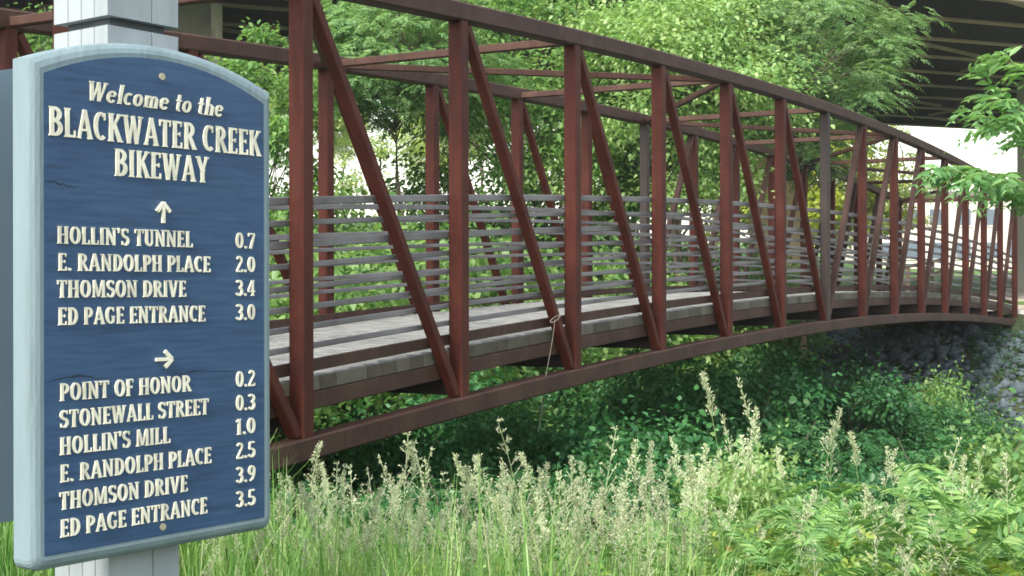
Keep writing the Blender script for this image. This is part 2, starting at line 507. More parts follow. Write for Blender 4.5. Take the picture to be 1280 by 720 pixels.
# ------------------------------------------------------------------ the footbridge
def make_bridge():
    o0 = node(7, -BW / 2, 0)
    b = thing('footbridge', 'long arched rust-red steel truss footbridge with grey deck and rails crossing the ravine', 'bridge', o0)
    PS = 0.125                                            # post width
    for far in (0, 1):
        t = -BW * far
        pts = [node(i, t, TH + 0.075) for i in np.arange(-1.03, 15.04, 0.251)]
        MB().sweep(pts, rect(0.15, 0.15, 0.014)).build('top_chord', M['steel_chord'], b)
        pts = [node(i, t, -0.078) for i in np.arange(-1.1, 15.11, 0.25)]
        MB().sweep(pts, rect(0.15, 0.155, 0.014)).build('bottom_chord', M['steel_chord'], b)
        for i in range(-1, 16):
            m = M['steel_dark'] if i == 7 else M['steel']  # middle posts darker: weathering and differing light both put into the colour
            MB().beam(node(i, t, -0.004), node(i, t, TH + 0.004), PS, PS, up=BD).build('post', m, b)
        for i in range(-1, 15):
            if i < 7:
                p, q = node(i, t, TH - 0.02), node(i + 1, t, 0.02)
                p, q = p + BD * 0.10, q - BD * 0.075
            else:
                p, q = node(i + 1, t, TH - 0.02), node(i, t, 0.02)
                p, q = p - BD * 0.10, q + BD * 0.075
            MB().beam(p, q, 0.076, 0.088, up=BN, c=0.008).build('diagonal', M['steel_chord' if i > 6 else 'steel'], b)
        inn = -0.0625 - 0.02 if not far else 0.0625 + 0.02
        for h in (0.20, 0.335, 0.47, 0.61, 0.76, 0.905, 1.05, 1.20):
            pts = [node(i, t + inn, 0.39 + h) for i in np.arange(-1.02, 15.03, 0.5)]
            wd = 0.056 if h > 1.1 or abs(h - .905) < .01 else 0.040
            MB().sweep(pts, rect(0.036, wd, 0.006)).build('rail', M['rail'], b)
        pts = [node(i, t + inn, 0.455) for i in np.arange(-1.02, 15.03, 0.25)]
        MB().sweep(pts, rect(0.03, 0.085, 0.005)).build('toe_plate', M['steel_chord'], b)
        pts = [node(i, t + inn * 0.9, 0.215) for i in np.arange(-1.02, 15.03, 0.25)]
        MB().sweep(pts, rect(0.05, 0.12, 0.006)).build('edge_channel', M['steel_chord'], b)
    # overhead struts and zigzag bracing
    for i in range(-1, 16, 2):
        sz = 0.10 if i in (-1, 15) else 0.075
        MB().beam(node(i, -0.06, TH + 0.05), node(i, -BW + 0.06, TH + 0.05), sz, sz, c=0.008).build('top_strut', M['steel_chord'], b)
    for i in range(-1, 15, 2):
        near_first = (i % 4 == 1)
        a, c = (0, -BW) if near_first else (-BW, 0)
        MB().beam(node(i + 0.05, a + (-0.08 if a == 0 else 0.08), TH + 0.045), node(i + 1.95, c + (-0.08 if c == 0 else 0.08), TH + 0.045),
                  0.066, 0.066, c=0.006).build('lateral_brace', M['steel_chord'], b)
    # floor: cross beams, stringers, planks and their curb faces
    for i in range(-1, 16):
        MB().beam(node(i, -0.065, 0.085), node(i, -BW + 0.065, 0.085), 0.10, 0.15, c=0.006).build('floor_beam', M['steel_dark'], b)
    for k in (0.28, 0.5, 0.72):
        pts = [node(i, -BW * k, 0.215) for i in np.arange(-1.0, 15.01, 0.5)]
        MB().sweep(pts, rect(0.07, 0.105, 0.004)).build('stringer', M['steel_dark'], b)
    pl, en = MB(), MB()
    s, k = -1.0, 0
    while s < 15.0:
        wd = 0.19 / L
        p = node(s + wd / 2, -0.078, 0.345)
        q = node(s + wd / 2, -BW + 0.078, 0.345)
        dz = random.uniform(-0.004, 0.004)
        pl.beam(p + Vector((0, 0, dz)), q + Vector((0, 0, dz)), 0.186, 0.08, c=0.004)
        s += wd
        k += 1
    pl.build('deck', M['deck'], b)
    return b
bridge = make_bridge()

# near plank ends weathered darker: blocks of wood set in a run under the deck edge
def deck_edge(b):
    mb = MB()
    s = -1.0
    while s < 15.0:
        wd = random.choice((0.19, 0.19, 0.38)) / L
        mb.beam(node(s + 0.002, -0.066, 0.328), node(s + wd - 0.001, -0.066, 0.328), 0.02, 0.094, c=0.003)
        s += wd
    mb.build('edge_board', M['fascia'], b)
deck_edge(bridge)

def make_abutment(i, sgn, label):
    p = node(i, -BW / 2, 0)
    a = thing('bridge_abutment', label, 'abutment', (p.x, p.y, gz(p.x, p.y)))
    top = p.z - 0.158
    MB().box(Vector((p.x, p.y, top - 1.3)) + BD * (sgn * 0.45), 4.6, 1.1, 2.6, BN, BD).build('seat_block', M['concrete'], a)
    MB().box(Vector((p.x, p.y, top + 0.21)) + BD * (sgn * 0.75), 4.5, 0.5, 0.41, BN, BD).build('back_wall', M['pale_concrete'], a)
    for k in (0.0, -BW):
        MB().box(node(i, k, -0.17) , 0.3, 0.3, 0.03, BN, BD).build('bearing_plate', M['steel_dark'], a)
make_abutment(15, 1, 'concrete abutment carrying the far end of the red footbridge above grey stones')
make_abutment(-1, -1, 'concrete abutment under the near end of the red footbridge, behind the sign')

# ------------------------------------------------------------------ the trail sign
SX, SY, SYAW, SW, SZB, SH = -1.07948, 3.2, 0.64406, 0.68238, EYE - 0.6159, 1.11612
SU = Vector((math.sin(SYAW), math.cos(SYAW), 0))        # along the board, left to right
SN = Vector((math.cos(SYAW), -math.sin(SYAW), 0))       # out of its face
SV = Vector((0, 0, 1))
S0 = Vector((SX, SY, SZB))                              # lower left corner of the blue panel's face

def arch(u0, u1, v0, v1, rise, n=24, rc=0.0):
    pts = [(u0 + rc, v0), (u1 - rc, v0)]
    if rc:
        pts += [(u1 - rc + rc * math.sin(a), v0 + rc - rc * math.cos(a)) for a in np.linspace(0.2, math.pi / 2, 5)]
    c = (u0 + u1) / 2
    half = (u1 - u0) / 2
    rad = (half * half + rise * rise) / (2 * rise)
    for k in range(n + 1):
        u = u1 + (u0 - u1) * k / n
        pts.append((u, v1 + math.sqrt(max(rad * rad - (u - c) ** 2, 0)) - (rad - rise)))
    if rc:
        pts += [(u0 + rc - rc * math.cos(a), v0 + rc - rc * math.sin(a)) for a in np.linspace(0, math.pi / 2 - 0.2, 5)]
    return pts

# stroke lettering: narrow roman capitals with flared ends
def arc(cx, cy, rx, ry, a0, a1, n=14):
    return [(cx + rx * math.cos(R(a0 + (a1 - a0) * k / n)), cy + ry * math.sin(R(a0 + (a1 - a0) * k / n))) for k in range(n + 1)]

def sfn(pts, w0, w1=None):
    return ('S', pts, w0, w0 if w1 is None else w1)

def stem(x, y0=0.0, y1=1.0, h=0.074, fl=0.05):
    e = 0.075
    return ('P', [(x - h - fl, y0), (x + h + fl, y0), (x + h, y0 + e), (x + h, y1 - e), (x + h + fl, y1), (x - h - fl, y1), (x - h, y1 - e), (x - h, y0 + e)])

def ring(cx, cy, rx, ry, a0=0, a1=360, tk=0.085, tn=0.055, n=28):
    p = arc(cx, cy, rx, ry, a0, a1, n)
    ws = [tn + (tk - tn) * abs(math.cos(R(a0 + (a1 - a0) * k / n))) for k in range(n + 1)]
    return ('W', p, ws)

T, N_ = 0.085, 0.055
GL = {
    'A': (0.60, [sfn([(0.08, 0), (0.30, 1.0)], 0.055, 0.06), sfn([(0.29, 1.0), (0.52, 0)], 0.085), sfn([(0.16, 0.30), (0.44, 0.30)], 0.045), sfn([(0.0, 0.03), (0.17, 0.03)], 0.03), sfn([(0.40, 0.03), (0.62, 0.03)], 0.03)]),
    'B': (0.53, [stem(0.13), ring(0.20, 0.745, 0.21, 0.205, 90, -90), ring(0.20, 0.285, 0.25, 0.235, 90, -90)]),
    'C': (0.52, [ring(0.29, 0.5, 0.20, 0.445, 52, 308), sfn([(0.44, 0.97), (0.44, 0.72)], 0.035, 0.03)]),
    'D': (0.56, [stem(0.13), ring(0.19, 0.5, 0.27, 0.45, 90, -90)]),
    'E': (0.46, [stem(0.13), sfn([(0.15, 0.955), (0.41, 0.955)], 0.045), sfn([(0.15, 0.52), (0.35, 0.52)], 0.042), sfn([(0.15, 0.045), (0.43, 0.045)], 0.045),
                 sfn([(0.40, 0.99), (0.40, 0.80)], 0.03, 0.025), sfn([(0.42, 0.01), (0.42, 0.22)], 0.03, 0.025), sfn([(0.345, 0.60), (0.345, 0.44)], 0.025)]),
    'F': (0.44, [stem(0.13), sfn([(0.15, 0.955), (0.41, 0.955)], 0.045), sfn([(0.15, 0.52), (0.35, 0.52)], 0.042), sfn([(0.40, 0.99), (0.40, 0.78)], 0.03, 0.025), sfn([(0.345, 0.60), (0.345, 0.44)], 0.025)]),
    'G': (0.57, [ring(0.29, 0.5, 0.20, 0.445, 52, 300), sfn([(0.44, 0.97), (0.44, 0.74)], 0.035, 0.03), sfn([(0.45, 0.08), (0.45, 0.46)], 0.07), sfn([(0.34, 0.44), (0.55, 0.44)], 0.035)]),
    'H': (0.60, [stem(0.13), stem(0.47), sfn([(0.15, 0.52), (0.45, 0.52)], 0.045)]),
    'I': (0.26, [stem(0.13)]),
    'K': (0.57, [stem(0.13), sfn([(0.17, 0.46), (0.47, 0.98)], 0.05), sfn([(0.25, 0.60), (0.49, 0.02)], 0.085), sfn([(0.38, 0.965), (0.56, 0.965)], 0.03), sfn([(0.40, 0.03), (0.60, 0.03)], 0.03)]),
    'L': (0.44, [stem(0.13), sfn([(0.15, 0.045), (0.42, 0.045)], 0.045), sfn([(0.41, 0.01), (0.41, 0.25)], 0.03, 0.025)]),
    'M': (0.76, [sfn([(0.11, 0.0), (0.13, 1.0)], 0.05), sfn([(0.14, 1.0), (0.38, 0.05)], 0.08), sfn([(0.37, 0.05), (0.61, 1.0)], 0.05), sfn([(0.63, 1.0), (0.65, 0.0)], 0.08), sfn([(0.01, 0.03), (0.21, 0.03)], 0.03), sfn([(0.53, 0.03), (0.77, 0.03)], 0.03)]),
    'N': (0.62, [sfn([(0.12, 0.0), (0.12, 1.0)], 0.05), sfn([(0.10, 0.98), (0.50, 0.02)], 0.085), sfn([(0.50, 0.0), (0.50, 1.0)], 0.05), sfn([(0.01, 0.03), (0.22, 0.03)], 0.03), sfn([(0.40, 0.97), (0.61, 0.97)], 0.03), sfn([(0.0, 0.97), (0.14, 0.97)], 0.03)]),
    'O': (0.58, [ring(0.29, 0.5, 0.205, 0.45)]),
    'P': (0.50, [stem(0.13), ring(0.19, 0.70, 0.225, 0.25, 90, -90)]),
    'R': (0.56, [stem(0.13), ring(0.19, 0.725, 0.215, 0.225, 90, -90), sfn([(0.26, 0.50), (0.49, 0.02)], 0.085), sfn([(0.41, 0.03), (0.59, 0.03)], 0.03)]),
    'S': (0.47, [('W', arc(0.235, 0.735, 0.155, 0.215, 30, 250, 14) + arc(0.235, 0.27, 0.165, 0.225, 80, -150, 16), [0.05 + 0.035 * math.sin(math.pi * k / 31) for k in range(32)]),
                 sfn([(0.385, 0.97), (0.385, 0.76)], 0.03), sfn([(0.075, 0.03), (0.075, 0.25)], 0.03)]),
    'T': (0.50, [stem(0.25, 0, 0.98), sfn([(0.03, 0.955), (0.47, 0.955)], 0.045), sfn([(0.035, 0.99), (0.035, 0.76)], 0.03, 0.022), sfn([(0.465, 0.99), (0.465, 0.76)], 0.03, 0.022)]),
    'U': (0.58, [sfn([(0.13, 1.0), (0.13, 0.3)], 0.082), ('W', arc(0.29, 0.3, 0.16, 0.25, 180, 360), [0.082 - 0.035 * k / 14 for k in range(15)]), sfn([(0.45, 0.3), (0.45, 1.0)], 0.047), sfn([(0.0, 0.97), (0.26, 0.97)], 0.03), sfn([(0.35, 0.97), (0.55, 0.97)], 0.03)]),
    'V': (0.58, [sfn([(0.09, 1.0), (0.30, 0.0)], 0.085), sfn([(0.30, 0.0), (0.50, 1.0)], 0.052), sfn([(-0.01, 0.97), (0.2, 0.97)], 0.03), sfn([(0.41, 0.97), (0.59, 0.97)], 0.03)]),
    'W': (0.82, [sfn([(0.09, 1.0), (0.25, 0.0)], 0.08), sfn([(0.25, 0.0), (0.41, 0.95)], 0.05), sfn([(0.40, 1.0), (0.56, 0.0)], 0.08), sfn([(0.56, 0.0), (0.73, 1.0)], 0.05), sfn([(-0.01, 0.97), (0.2, 0.97)], 0.03), sfn([(0.64, 0.97), (0.82, 0.97)], 0.03)]),
    'Y': (0.56, [sfn([(0.08, 1.0), (0.29, 0.45)], 0.08), sfn([(0.29, 0.45), (0.48, 1.0)], 0.052), stem(0.29, 0, 0.50), sfn([(-0.02, 0.97), (0.18, 0.97)], 0.03), sfn([(0.39, 0.97), (0.57, 0.97)], 0.03)]),
    '.': (0.22, [ring(0.10, 0.08, 0.045, 0.045, 0, 360, 0.045, 0.045, 12)]),
    "'": (0.16, [sfn([(0.09, 1.02), (0.06, 0.72)], 0.07, 0.03)]),
    ' ': (0.22, []),
    '0': (0.50, [ring(0.25, 0.5, 0.165, 0.44)]),
    '1': (0.34, [stem(0.18, 0, 0.98), sfn([(0.02, 0.80), (0.16, 0.96)], 0.045)]),
    '2': (0.48, [('W', arc(0.23, 0.74, 0.15, 0.21, 160, -30, 12) + [(0.06, 0.06)], [0.05 + 0.03 * math.sin(math.pi * k / 13) for k in range(14)]), sfn([(0.04, 0.06), (0.44, 0.06)], 0.06), sfn([(0.43, 0.01), (0.43, 0.2)], 0.025)]),
    '3': (0.48, [ring(0.21, 0.74, 0.17, 0.21, 150, -85), ring(0.21, 0.28, 0.19, 0.23, 90, -150)]),
    '4': (0.50, [stem(0.33, 0, 1.0), sfn([(0.31, 0.97), (0.03, 0.33)], 0.045), sfn([(0.02, 0.29), (0.48, 0.29)], 0.05)]),
    '5': (0.48, [sfn([(0.11, 0.95), (0.41, 0.95)], 0.055), sfn([(0.11, 0.98), (0.09, 0.52)], 0.05), ring(0.20, 0.30, 0.20, 0.25, 115, -150)]),
    '7': (0.46, [sfn([(0.03, 0.94), (0.43, 0.94)], 0.06), sfn([(0.41, 0.94), (0.17, 0.0)], 0.06, 0.085), sfn([(0.04, 0.99), (0.04, 0.78)], 0.025)]),
    '9': (0.50, [ring(0.25, 0.69, 0.165, 0.26), ('W', [(0.41, 0.69), (0.39, 0.40), (0.30, 0.15), (0.12, 0.04)], [0.08, 0.075, 0.06, 0.04])]),
    'e': (0.44, [ring(0.21, 0.32, 0.15, 0.285, 20, 325, 0.075, 0.05), sfn([(0.09, 0.36), (0.36, 0.36)], 0.035)]),
    'l': (0.24, [stem(0.12, 0, 1.02, 0.07, 0.04)]),
    'c': (0.40, [ring(0.21, 0.32, 0.15, 0.285, 50, 315, 0.075, 0.05)]),
    'o': (0.45, [ring(0.22, 0.32, 0.15, 0.285, 0, 360, 0.075, 0.05)]),
    'm': (0.72, [stem(0.12, 0, 0.64, 0.07, 0.035), stem(0.35, 0, 0.5, 0.07, 0.035), stem(0.59, 0, 0.5, 0.07, 0.035), ring(0.235, 0.42, 0.115, 0.18, 175, 0, 0.06, 0.05, 10), ring(0.47, 0.42, 0.12, 0.18, 175, 0, 0.06, 0.05, 10)]),
    't': (0.32, [sfn([(0.16, 0.92), (0.16, 0.14)], 0.068), ('W', arc(0.24, 0.14, 0.08, 0.10, 180, 300, 6), [0.06 - 0.004 * k for k in range(7)]), sfn([(0.03, 0.60), (0.31, 0.60)], 0.035)]),
    'h': (0.50, [stem(0.12, 0, 1.02, 0.07, 0.035), stem(0.38, 0, 0.5, 0.07, 0.035), ring(0.25, 0.42, 0.13, 0.18, 175, 0, 0.06, 0.05, 10)]),
}

def stroke_poly(pts, ws):
    n = len(pts)
    lft, rgt = [], []
    for i in range(n):
        a, b = pts[max(i - 1, 0)], pts[min(i + 1, n - 1)]
        if n > 3 and i in (0, n - 1) and math.dist(pts[0], pts[-1]) < 1e-6:
            a, b = pts[-2], pts[1]
        dx, dy = b[0] - a[0], b[1] - a[1]
        q = math.hypot(dx, dy) or 1
        nx, ny = -dy / q, dx / q
        lft.append((pts[i][0] + nx * ws[i], pts[i][1] + ny * ws[i]))
        rgt.append((pts[i][0] - nx * ws[i], pts[i][1] - ny * ws[i]))
    return lft, rgt

def lettering(text, u0, u1, v, cap, parent, slant=0.0, raise_=0.0036):
    wid = sum(GL[c][0] for c in text) + 0.05 * (len(text) - 1)
    sx = (u1 - u0) / wid
    mb = MB()
    x, k = 0.0, 0
    for ch in text:
        for g in GL[ch][1]:
            d1 = raise_ + 0.00012 * (k % 9)
            k += 1
            def tp(p):
                return (u0 + sx * (x + p[0]) + slant * p[1] * cap, v + p[1] * cap)
            if g[0] == 'P':
                mb.prism([tp(p) for p in g[1]], S0, SU, SV, SN, 0.0, d1)
            else:
                pts = g[1]
                n = len(pts)
                ws = g[2] if g[0] == 'W' else [g[2] + (g[3] - g[2]) * i / (n - 1) for i in range(n)]
                lft, rgt = stroke_poly(pts, [q * 0.90 for q in ws])
                for i in range(n - 1):
                    quad = [tp(lft[i]), tp(rgt[i]), tp(rgt[i + 1]), tp(lft[i + 1])]
                    o = S0
                    vs = [o + SU * a + SV * b + SN * d for d in (0.0, d1) for (a, b) in quad]
                    fs = [(4, 5, 6, 7), (1, 2, 6, 5), (3, 0, 4, 7)]
                    if i == 0:
                        fs.append((0, 1, 5, 4))
                    if i == n - 2:
                        fs.append((2, 3, 7, 6))
                    mb.add(vs, fs)
        x += GL[ch][0] + 0.05
    return mb.build('lettering', M['letters'], parent)

def make_sign():
    ctr = S0 + SU * (SW / 2)
    PW = 0.22
    pc = ctr - SN * (0.072 + PW / 2)
    base = Vector((pc.x, pc.y, gz(pc.x, pc.y)))
    s = thing('trail_sign', 'blue wooden trail sign with cream raised lettering on a square pale grey post', 'sign', base)
    # post in two lengths with a recessed dark band between, board joints grooved into its sides
    def post_piece(z0, z1):
        mb = MB()
        h = PW / 2
        out = []
        for side in range(4):
            a = [SU * -1 - SN * -1, SU - SN * -1, SU - SN, SU * -1 - SN][side]
            nx = [SN, SU, -SN, -SU][side]
            tx = [SU, -SN, -SU, SN][side]
            ks = (0.27, 0.52, 0.76) if side in (1, 3) else (0.62,)
            prof = [(0.0, 0.0)]
            for g in ks:
                prof += [(g - 0.012, 0), (g, -0.006), (g + 0.012, 0)]
            for (q, dpt) in prof:
                out.append(tx * ((q - 0.5) * PW) + nx * (h + dpt))
        n = len(out)
        vs = [pc + q + Vector((0, 0, z - pc.z)) for z in (z0, z1) for q in out]
        mb.add(vs, [tuple(range(n))[::-1], tuple(range(n, 2 * n))] + [(i, (i + 1) % n, n + (i + 1) % n, n + i) for i in range(n)])
        return mb
    zj = EYE + 0.655
    po = post_piece(base.z - 0.4, zj).build('post', M['post'], s)
    MB().box((pc.x, pc.y, zj + 0.012), PW - 0.05, PW - 0.05, 0.026, SU, SN).build('recessed_band', M['groove'], po)
    post_piece(zj + 0.024, zj + 0.42).build('post_top', M['post'], po)
    # front board: a rounded pale rim with the blue panel on it
    bd = MB()
    fw, dp, th = 0.034, 0.013, 0.07
    rings = [(fw, -th), (fw, -dp - 0.004), (fw - 0.004, -dp + 0.002), (fw * 0.62, -0.004), (fw * 0.3, -0.0005), (0.002, -0.001)]
    loops = [arch(-q, SW + q, -q, SH + q * 0.4, 0.074 + 0.0 * q, rc=0.012 + q * 0.45) for q, d in rings]
    n = len(loops[0])
    vs, fs = [], []
    for lp, (q, d) in zip(loops, rings):
        vs += [S0 + SU * a + SV * (b_ + (0.6 * q if b_ > 0.5 else 0)) + SN * d for a, b_ in lp]
    for k in range(len(rings) - 1):
        fs += [(k * n + i, k * n + (i + 1) % n, (k + 1) * n + (i + 1) % n, (k + 1) * n + i) for i in range(n)]
    fs.append(tuple(range(n))[::-1])
    fs.append(tuple((len(rings) - 1) * n + i for i in range(n)))
    bd.add(vs, fs)
    fr = bd.build('sign_board', M['frame'], s)
    p = MB().prism(arch(0, SW, 0, SH, 0.074), S0, SU, SV, SN, -0.006, 0.0)
    p.build('blue_panel', M['blue'], fr)
    rc = random.Random(3)
    for (u0, u1, v, wd) in ((0.001, 0.10, 0.862, 0.0022), (0.001, 0.20, 0.404, 0.0030), (0.30, 0.681, 0.398, 0.0020)):
        k = 14
        us = [u0 + (u1 - u0) * q / k for q in range(k + 1)]
        vs_ = [v + rc.uniform(-0.003, 0.003) + 0.006 * math.sin(q * 0.35 + v * 30) for q in range(k + 1)]
        top_ = [(a, b_ + wd * rc.uniform(0.2, 1.0) * math.sin(math.pi * (0.08 + 0.9 * q / k))) for q, (a, b_) in enumerate(zip(us, vs_))]
        bot_ = [(a, b_ - wd * rc.uniform(0.2, 1.0) * math.sin(math.pi * (0.08 + 0.9 * q / k))) for q, (a, b_) in enumerate(zip(us, vs_))]
        mbc = MB()
        for q in range(k):
            mbc.add([S0 + SU * a + SV * b_ + SN * 0.0006 for a, b_ in (bot_[q], bot_[q + 1], top_[q + 1], top_[q])], [(0, 1, 2, 3)])
        mbc.build('wood_crack', M['crack'], fr)
    lettering("Welcome to the", 0.115, 0.535, 1.066, 0.046, fr, slant=0.22)
    lettering("BLACKWATER CREEK", 0.011, 0.669, 0.973, 0.068, fr)
    lettering("BIKEWAY", 0.195, 0.488, 0.891, 0.066, fr)
    rows = [("HOLLIN'S TUNNEL", .034, .435, .723, "0.7"), ("E. RANDOLPH PLACE", .036, .494, .660, "2.0"), ("THOMSON DRIVE", .034, .414, .597, "3.4"),
            ("ED PAGE ENTRANCE", .036, .477, .533, "3.0"), ("POINT OF HONOR", .040, .429, .356, "0.2"), ("STONEWALL STREET", .040, .487, .293, "0.3"),
            ("HOLLIN'S MILL", .040, .362, .230, "1.0"), ("E. RANDOLPH PLACE", .041, .496, .166, "2.5"), ("THOMSON DRIVE", .039, .418, .102, "3.9"),
            ("ED PAGE ENTRANCE", .041, .482, .038, "3.5")]
    for tx, a, b, v, num in rows:
        lettering(tx, a, b, v, 0.041, fr)
        lettering(num, .581, .648, v + 0.001, 0.042, fr)
    def arrow(c, ang):
        mb = MB()
        def tp(x, y):
            return (c[0] + x * math.cos(ang) - y * math.sin(ang), c[1] + x * math.sin(ang) + y * math.cos(ang))
        for k, (pts, wd) in enumerate([([(-0.024, 0), (0.022, 0)], 0.0042), ([(0.026, 0), (0.004, 0.02)], 0.0045), ([(0.026, 0), (0.004, -0.02)], 0.0045)]):
            lft, rgt = stroke_poly(pts, [wd, wd])
            mb.prism([tp(*q) for q in (lft[0], rgt[0], rgt[1], lft[1])], S0, SU, SV, SN, 0.0, 0.007 + 0.0002 * k)
        mb.build('arrow', M['letters'], fr)
    arrow((0.341, 0.806), math.pi / 2)
    arrow((0.341, 0.441), 0)
    for (u, v) in ((0.339, 1.148), (0.339, 0.022)):
        c = S0 + SU * u + SV * v
        MB().prism([(0.009 * math.cos(a), 0.009 * math.sin(a)) for a in np.linspace(0, 2 * math.pi, 13)[:-1]], c, SU, SV, SN, 0.0002, 0.004).build('screw', M['screw'], fr)
    # second board on the other side of the post, its back towards us
    o = S0 - SN * (0.072 + PW + 0.004) + SV * 0.018
    MB().prism(arch(-0.034, SW + 0.034, 0.02, SH - 0.02, 0.085, rc=0.02), o, SU, SV, SN, -0.06, 0.0).build('rear_board', M['board_back'], s)
make_sign()

# ------------------------------------------------------------------ the highway overpass behind
def make_overpass():
    u = Vector((0.93, 0.368, 0)).normalized()
    n = Vector((-u.y, u.x, 0))
    p1 = Vector((0.311 * 38.8, 38.8, 0))
    zb = EYE + 7.5
    o = thing('highway_overpass', 'dark brown steel girder highway overpass high above the footbridge', 'overpass', (p1.x, p1.y, gz(p1.x, p1.y)))
    A, B = -75.0, 75.0
    sp = 2.65
    for k in range(-1, 9):
        c = p1 + n * (sp * k)
        a, b = c + u * A, c + u * B
        up = Vector((0, 0, 1))
        mb = MB()
        mb.beam(a + up * (zb + 0.70), b + up * (zb + 0.70), 0.05, 1.3, c=0)
        mb.beam(a + up * (zb + 1.38), b + up * (zb + 1.38), 0.4, 0.05, c=0)
        g = mb.build('girder', M['girder'], o)
        MB().beam(a + up * (zb + 0.02), b + up * (zb + 0.02), 0.30, 0.05, c=0).build('bottom_flange', M['flange'], g)
    for k in range(-1, 8):
        for q in range(-42, 57, 7):
            mb = MB()
            c0 = p1 + n * (sp * k + 0.23) + u * q
            c1 = p1 + n * (sp * (k + 1) - 0.23) + u * (q + (5.5 if k % 2 else 0))
            mb.beam(c0 + Vector((0, 0, zb + 0.10)), c1 + Vector((0, 0, zb + 0.10)), 0.12, 0.09, c=0)
            c2 = p1 + n * (sp * (k + 1) - 0.04) + u * q
            mb.beam(p1 + n * (sp * k + 0.04) + u * q + Vector((0, 0, zb + 1.15)), c2 + Vector((0, 0, zb + 1.15)), 0.09, 0.12, c=0)
            mb.build('cross_bracing', M['flange'], o)
    mid = p1 + n * (sp * 3.5)
    MB().beam(mid + u * A + Vector((0, 0, zb + 1.56)), mid + u * B + Vector((0, 0, zb + 1.56)), sp * 10.0, 0.28, c=0).build('deck_slab', M['concrete'], o)
    for k in (-1.42, 8.42):
        c = p1 + n * (sp * k)
        MB().beam(c + u * A + Vector((0, 0, zb + 2.15)), c + u * B + Vector((0, 0, zb + 2.15)), 0.25, 0.9, c=0.02).build('parapet', M['concrete'], o)
    # piers
    def pier(px0, px1, d, m, z1, depth=1.5):
        a, b = at(px0, 360, d), at(px1, 360, d)
        c = (a + b) / 2
        z0 = gz(c.x, c.y) - 0.5
        mb = MB()
        mb.box((c.x, c.y + depth / 2, (z0 + z1) / 2), (b - a).length, depth, z1 - z0)
        return mb.build('pier', m, o)
    pier(48, 264, 36.4, M['concrete'], zb - 0.02, 1.2)
    pier(946, 1004, 50, M['tan_concrete'], zb - 0.02)
    pier(1291, 1360, 49, M['pale_concrete'], zb - 0.02)
    a = at(271.5, 360, 36.3)
    MB().tube([(a.x, a.y, gz(a.x, a.y) + 0.1), (a.x, a.y, zb - 0.05)], 0.15, 10).build('downspout', M['white_pipe'], o)
make_overpass()

# ------------------------------------------------------------------ far building and fence
def make_building():
    d = 92.0
    a, b = at(1085, 360, d), at(1290, 360, d)
    c = (a + b) / 2
    z0 = gz(c.x, c.y)
    o = thing('building', 'pale plastered building with dark windows seen through the far end of the footbridge', 'building', (c.x, c.y + 4, z0))
    h, wd = 5.0, b.x - a.x
    MB().box((c.x, d + 4, z0 + h / 2 - 0.3), wd, 8, h + 0.6).build('wall', M['wall'], o)
    MB().box((c.x, d + 4, z0 + h + 0.15), wd + 0.6, 8.6, 0.3).build('roof', M['roof'], o)
    for r in range(2):
        for k in range(6):
            x = a.x + 1.0 + k * (wd - 2.0) / 5
            z = z0 + 1.4 + r * 2.2
            f = MB().box((x, d - 0.02, z), 1.15, 0.1, 1.25).build('window', M['white_pipe'], o)
            MB().box((x, d - 0.06, z), 0.95, 0.06, 1.05).build('pane', M['pane'], f)
make_building()

def make_fence(name, label, pts, h, rails):
    """posts and level rails along (s, t) points on the ground"""
    P = []
    for s, t in pts:
        p = Vector((BX, BY, 0)) + BD * (s - 8 * L) + BN * t
        P.append(Vector((p.x, p.y, gz(p.x, p.y))))
    o = thing(name, label, 'fence', P[0])
    for p in P:
        MB().beam(p - Vector((0, 0, 0.3)), p + Vector((0, 0, h)), 0.11, 0.11, up=BD, c=0.01).build('fence_post', M['wood_fence'], o)
    for k in range(rails):
        z = h * (k + 1) / rails - 0.06
        MB().sweep([p + BN * 0.075 + Vector((0, 0, z)) for p in P], rect(0.035, 0.10, 0.005)).build('fence_rail', M['wood_fence'], o)
make_fence('trail_fence', 'brown rail fence flaring out from the far end of the footbridge', [(33.9, 0.35), (35.6, 0.9), (37.6, 1.7), (39.8, 2.6)], 1.25, 5)
make_fence('trail_fence', 'brown rail fence along the far side of the path beyond the footbridge', [(34.2, -3.3), (37, -3.6), (40, -3.9), (43, -4.2), (46, -4.5)], 1.2, 3)

# ------------------------------------------------------------------ leaves
def unit(a):
    return a / np.maximum(np.linalg.norm(a, axis=-1, keepdims=True), 1e-9)

def leaf_quads(b, d, s, l, wd, droop=0.15):
    """pointed leaves: base b, direction d, side s, length l, width wd"""
    n = len(b)
    l = np.broadcast_to(l, (n,))[:, None]
    wd = np.broadcast_to(wd, (n,))[:, None]
    up = np.cross(s, d)
    dn = np.array([0, 0, 1.0]) * l * droop
    v = np.empty((n, 6, 3))
    v[:, 0] = b
    v[:, 1] = b + d * l * 0.30 + s * wd * 0.46 + up * l * 0.05
    v[:, 2] = b + d * l * 0.66 + s * wd * 0.36 + up * l * 0.03 - dn * 0.4
    v[:, 3] = b + d * l - dn
    v[:, 4] = b + d * l * 0.66 - s * wd * 0.36 + up * l * 0.03 - dn * 0.4
    v[:, 5] = b + d * l * 0.30 - s * wd * 0.46 + up * l * 0.05
    k = np.arange(n)[:, None] * 6
    F = np.concatenate([k + np.array([[0, 1, 2, 3]]), k + np.array([[0, 3, 4, 5]])])
    return v.reshape(-1, 3), F

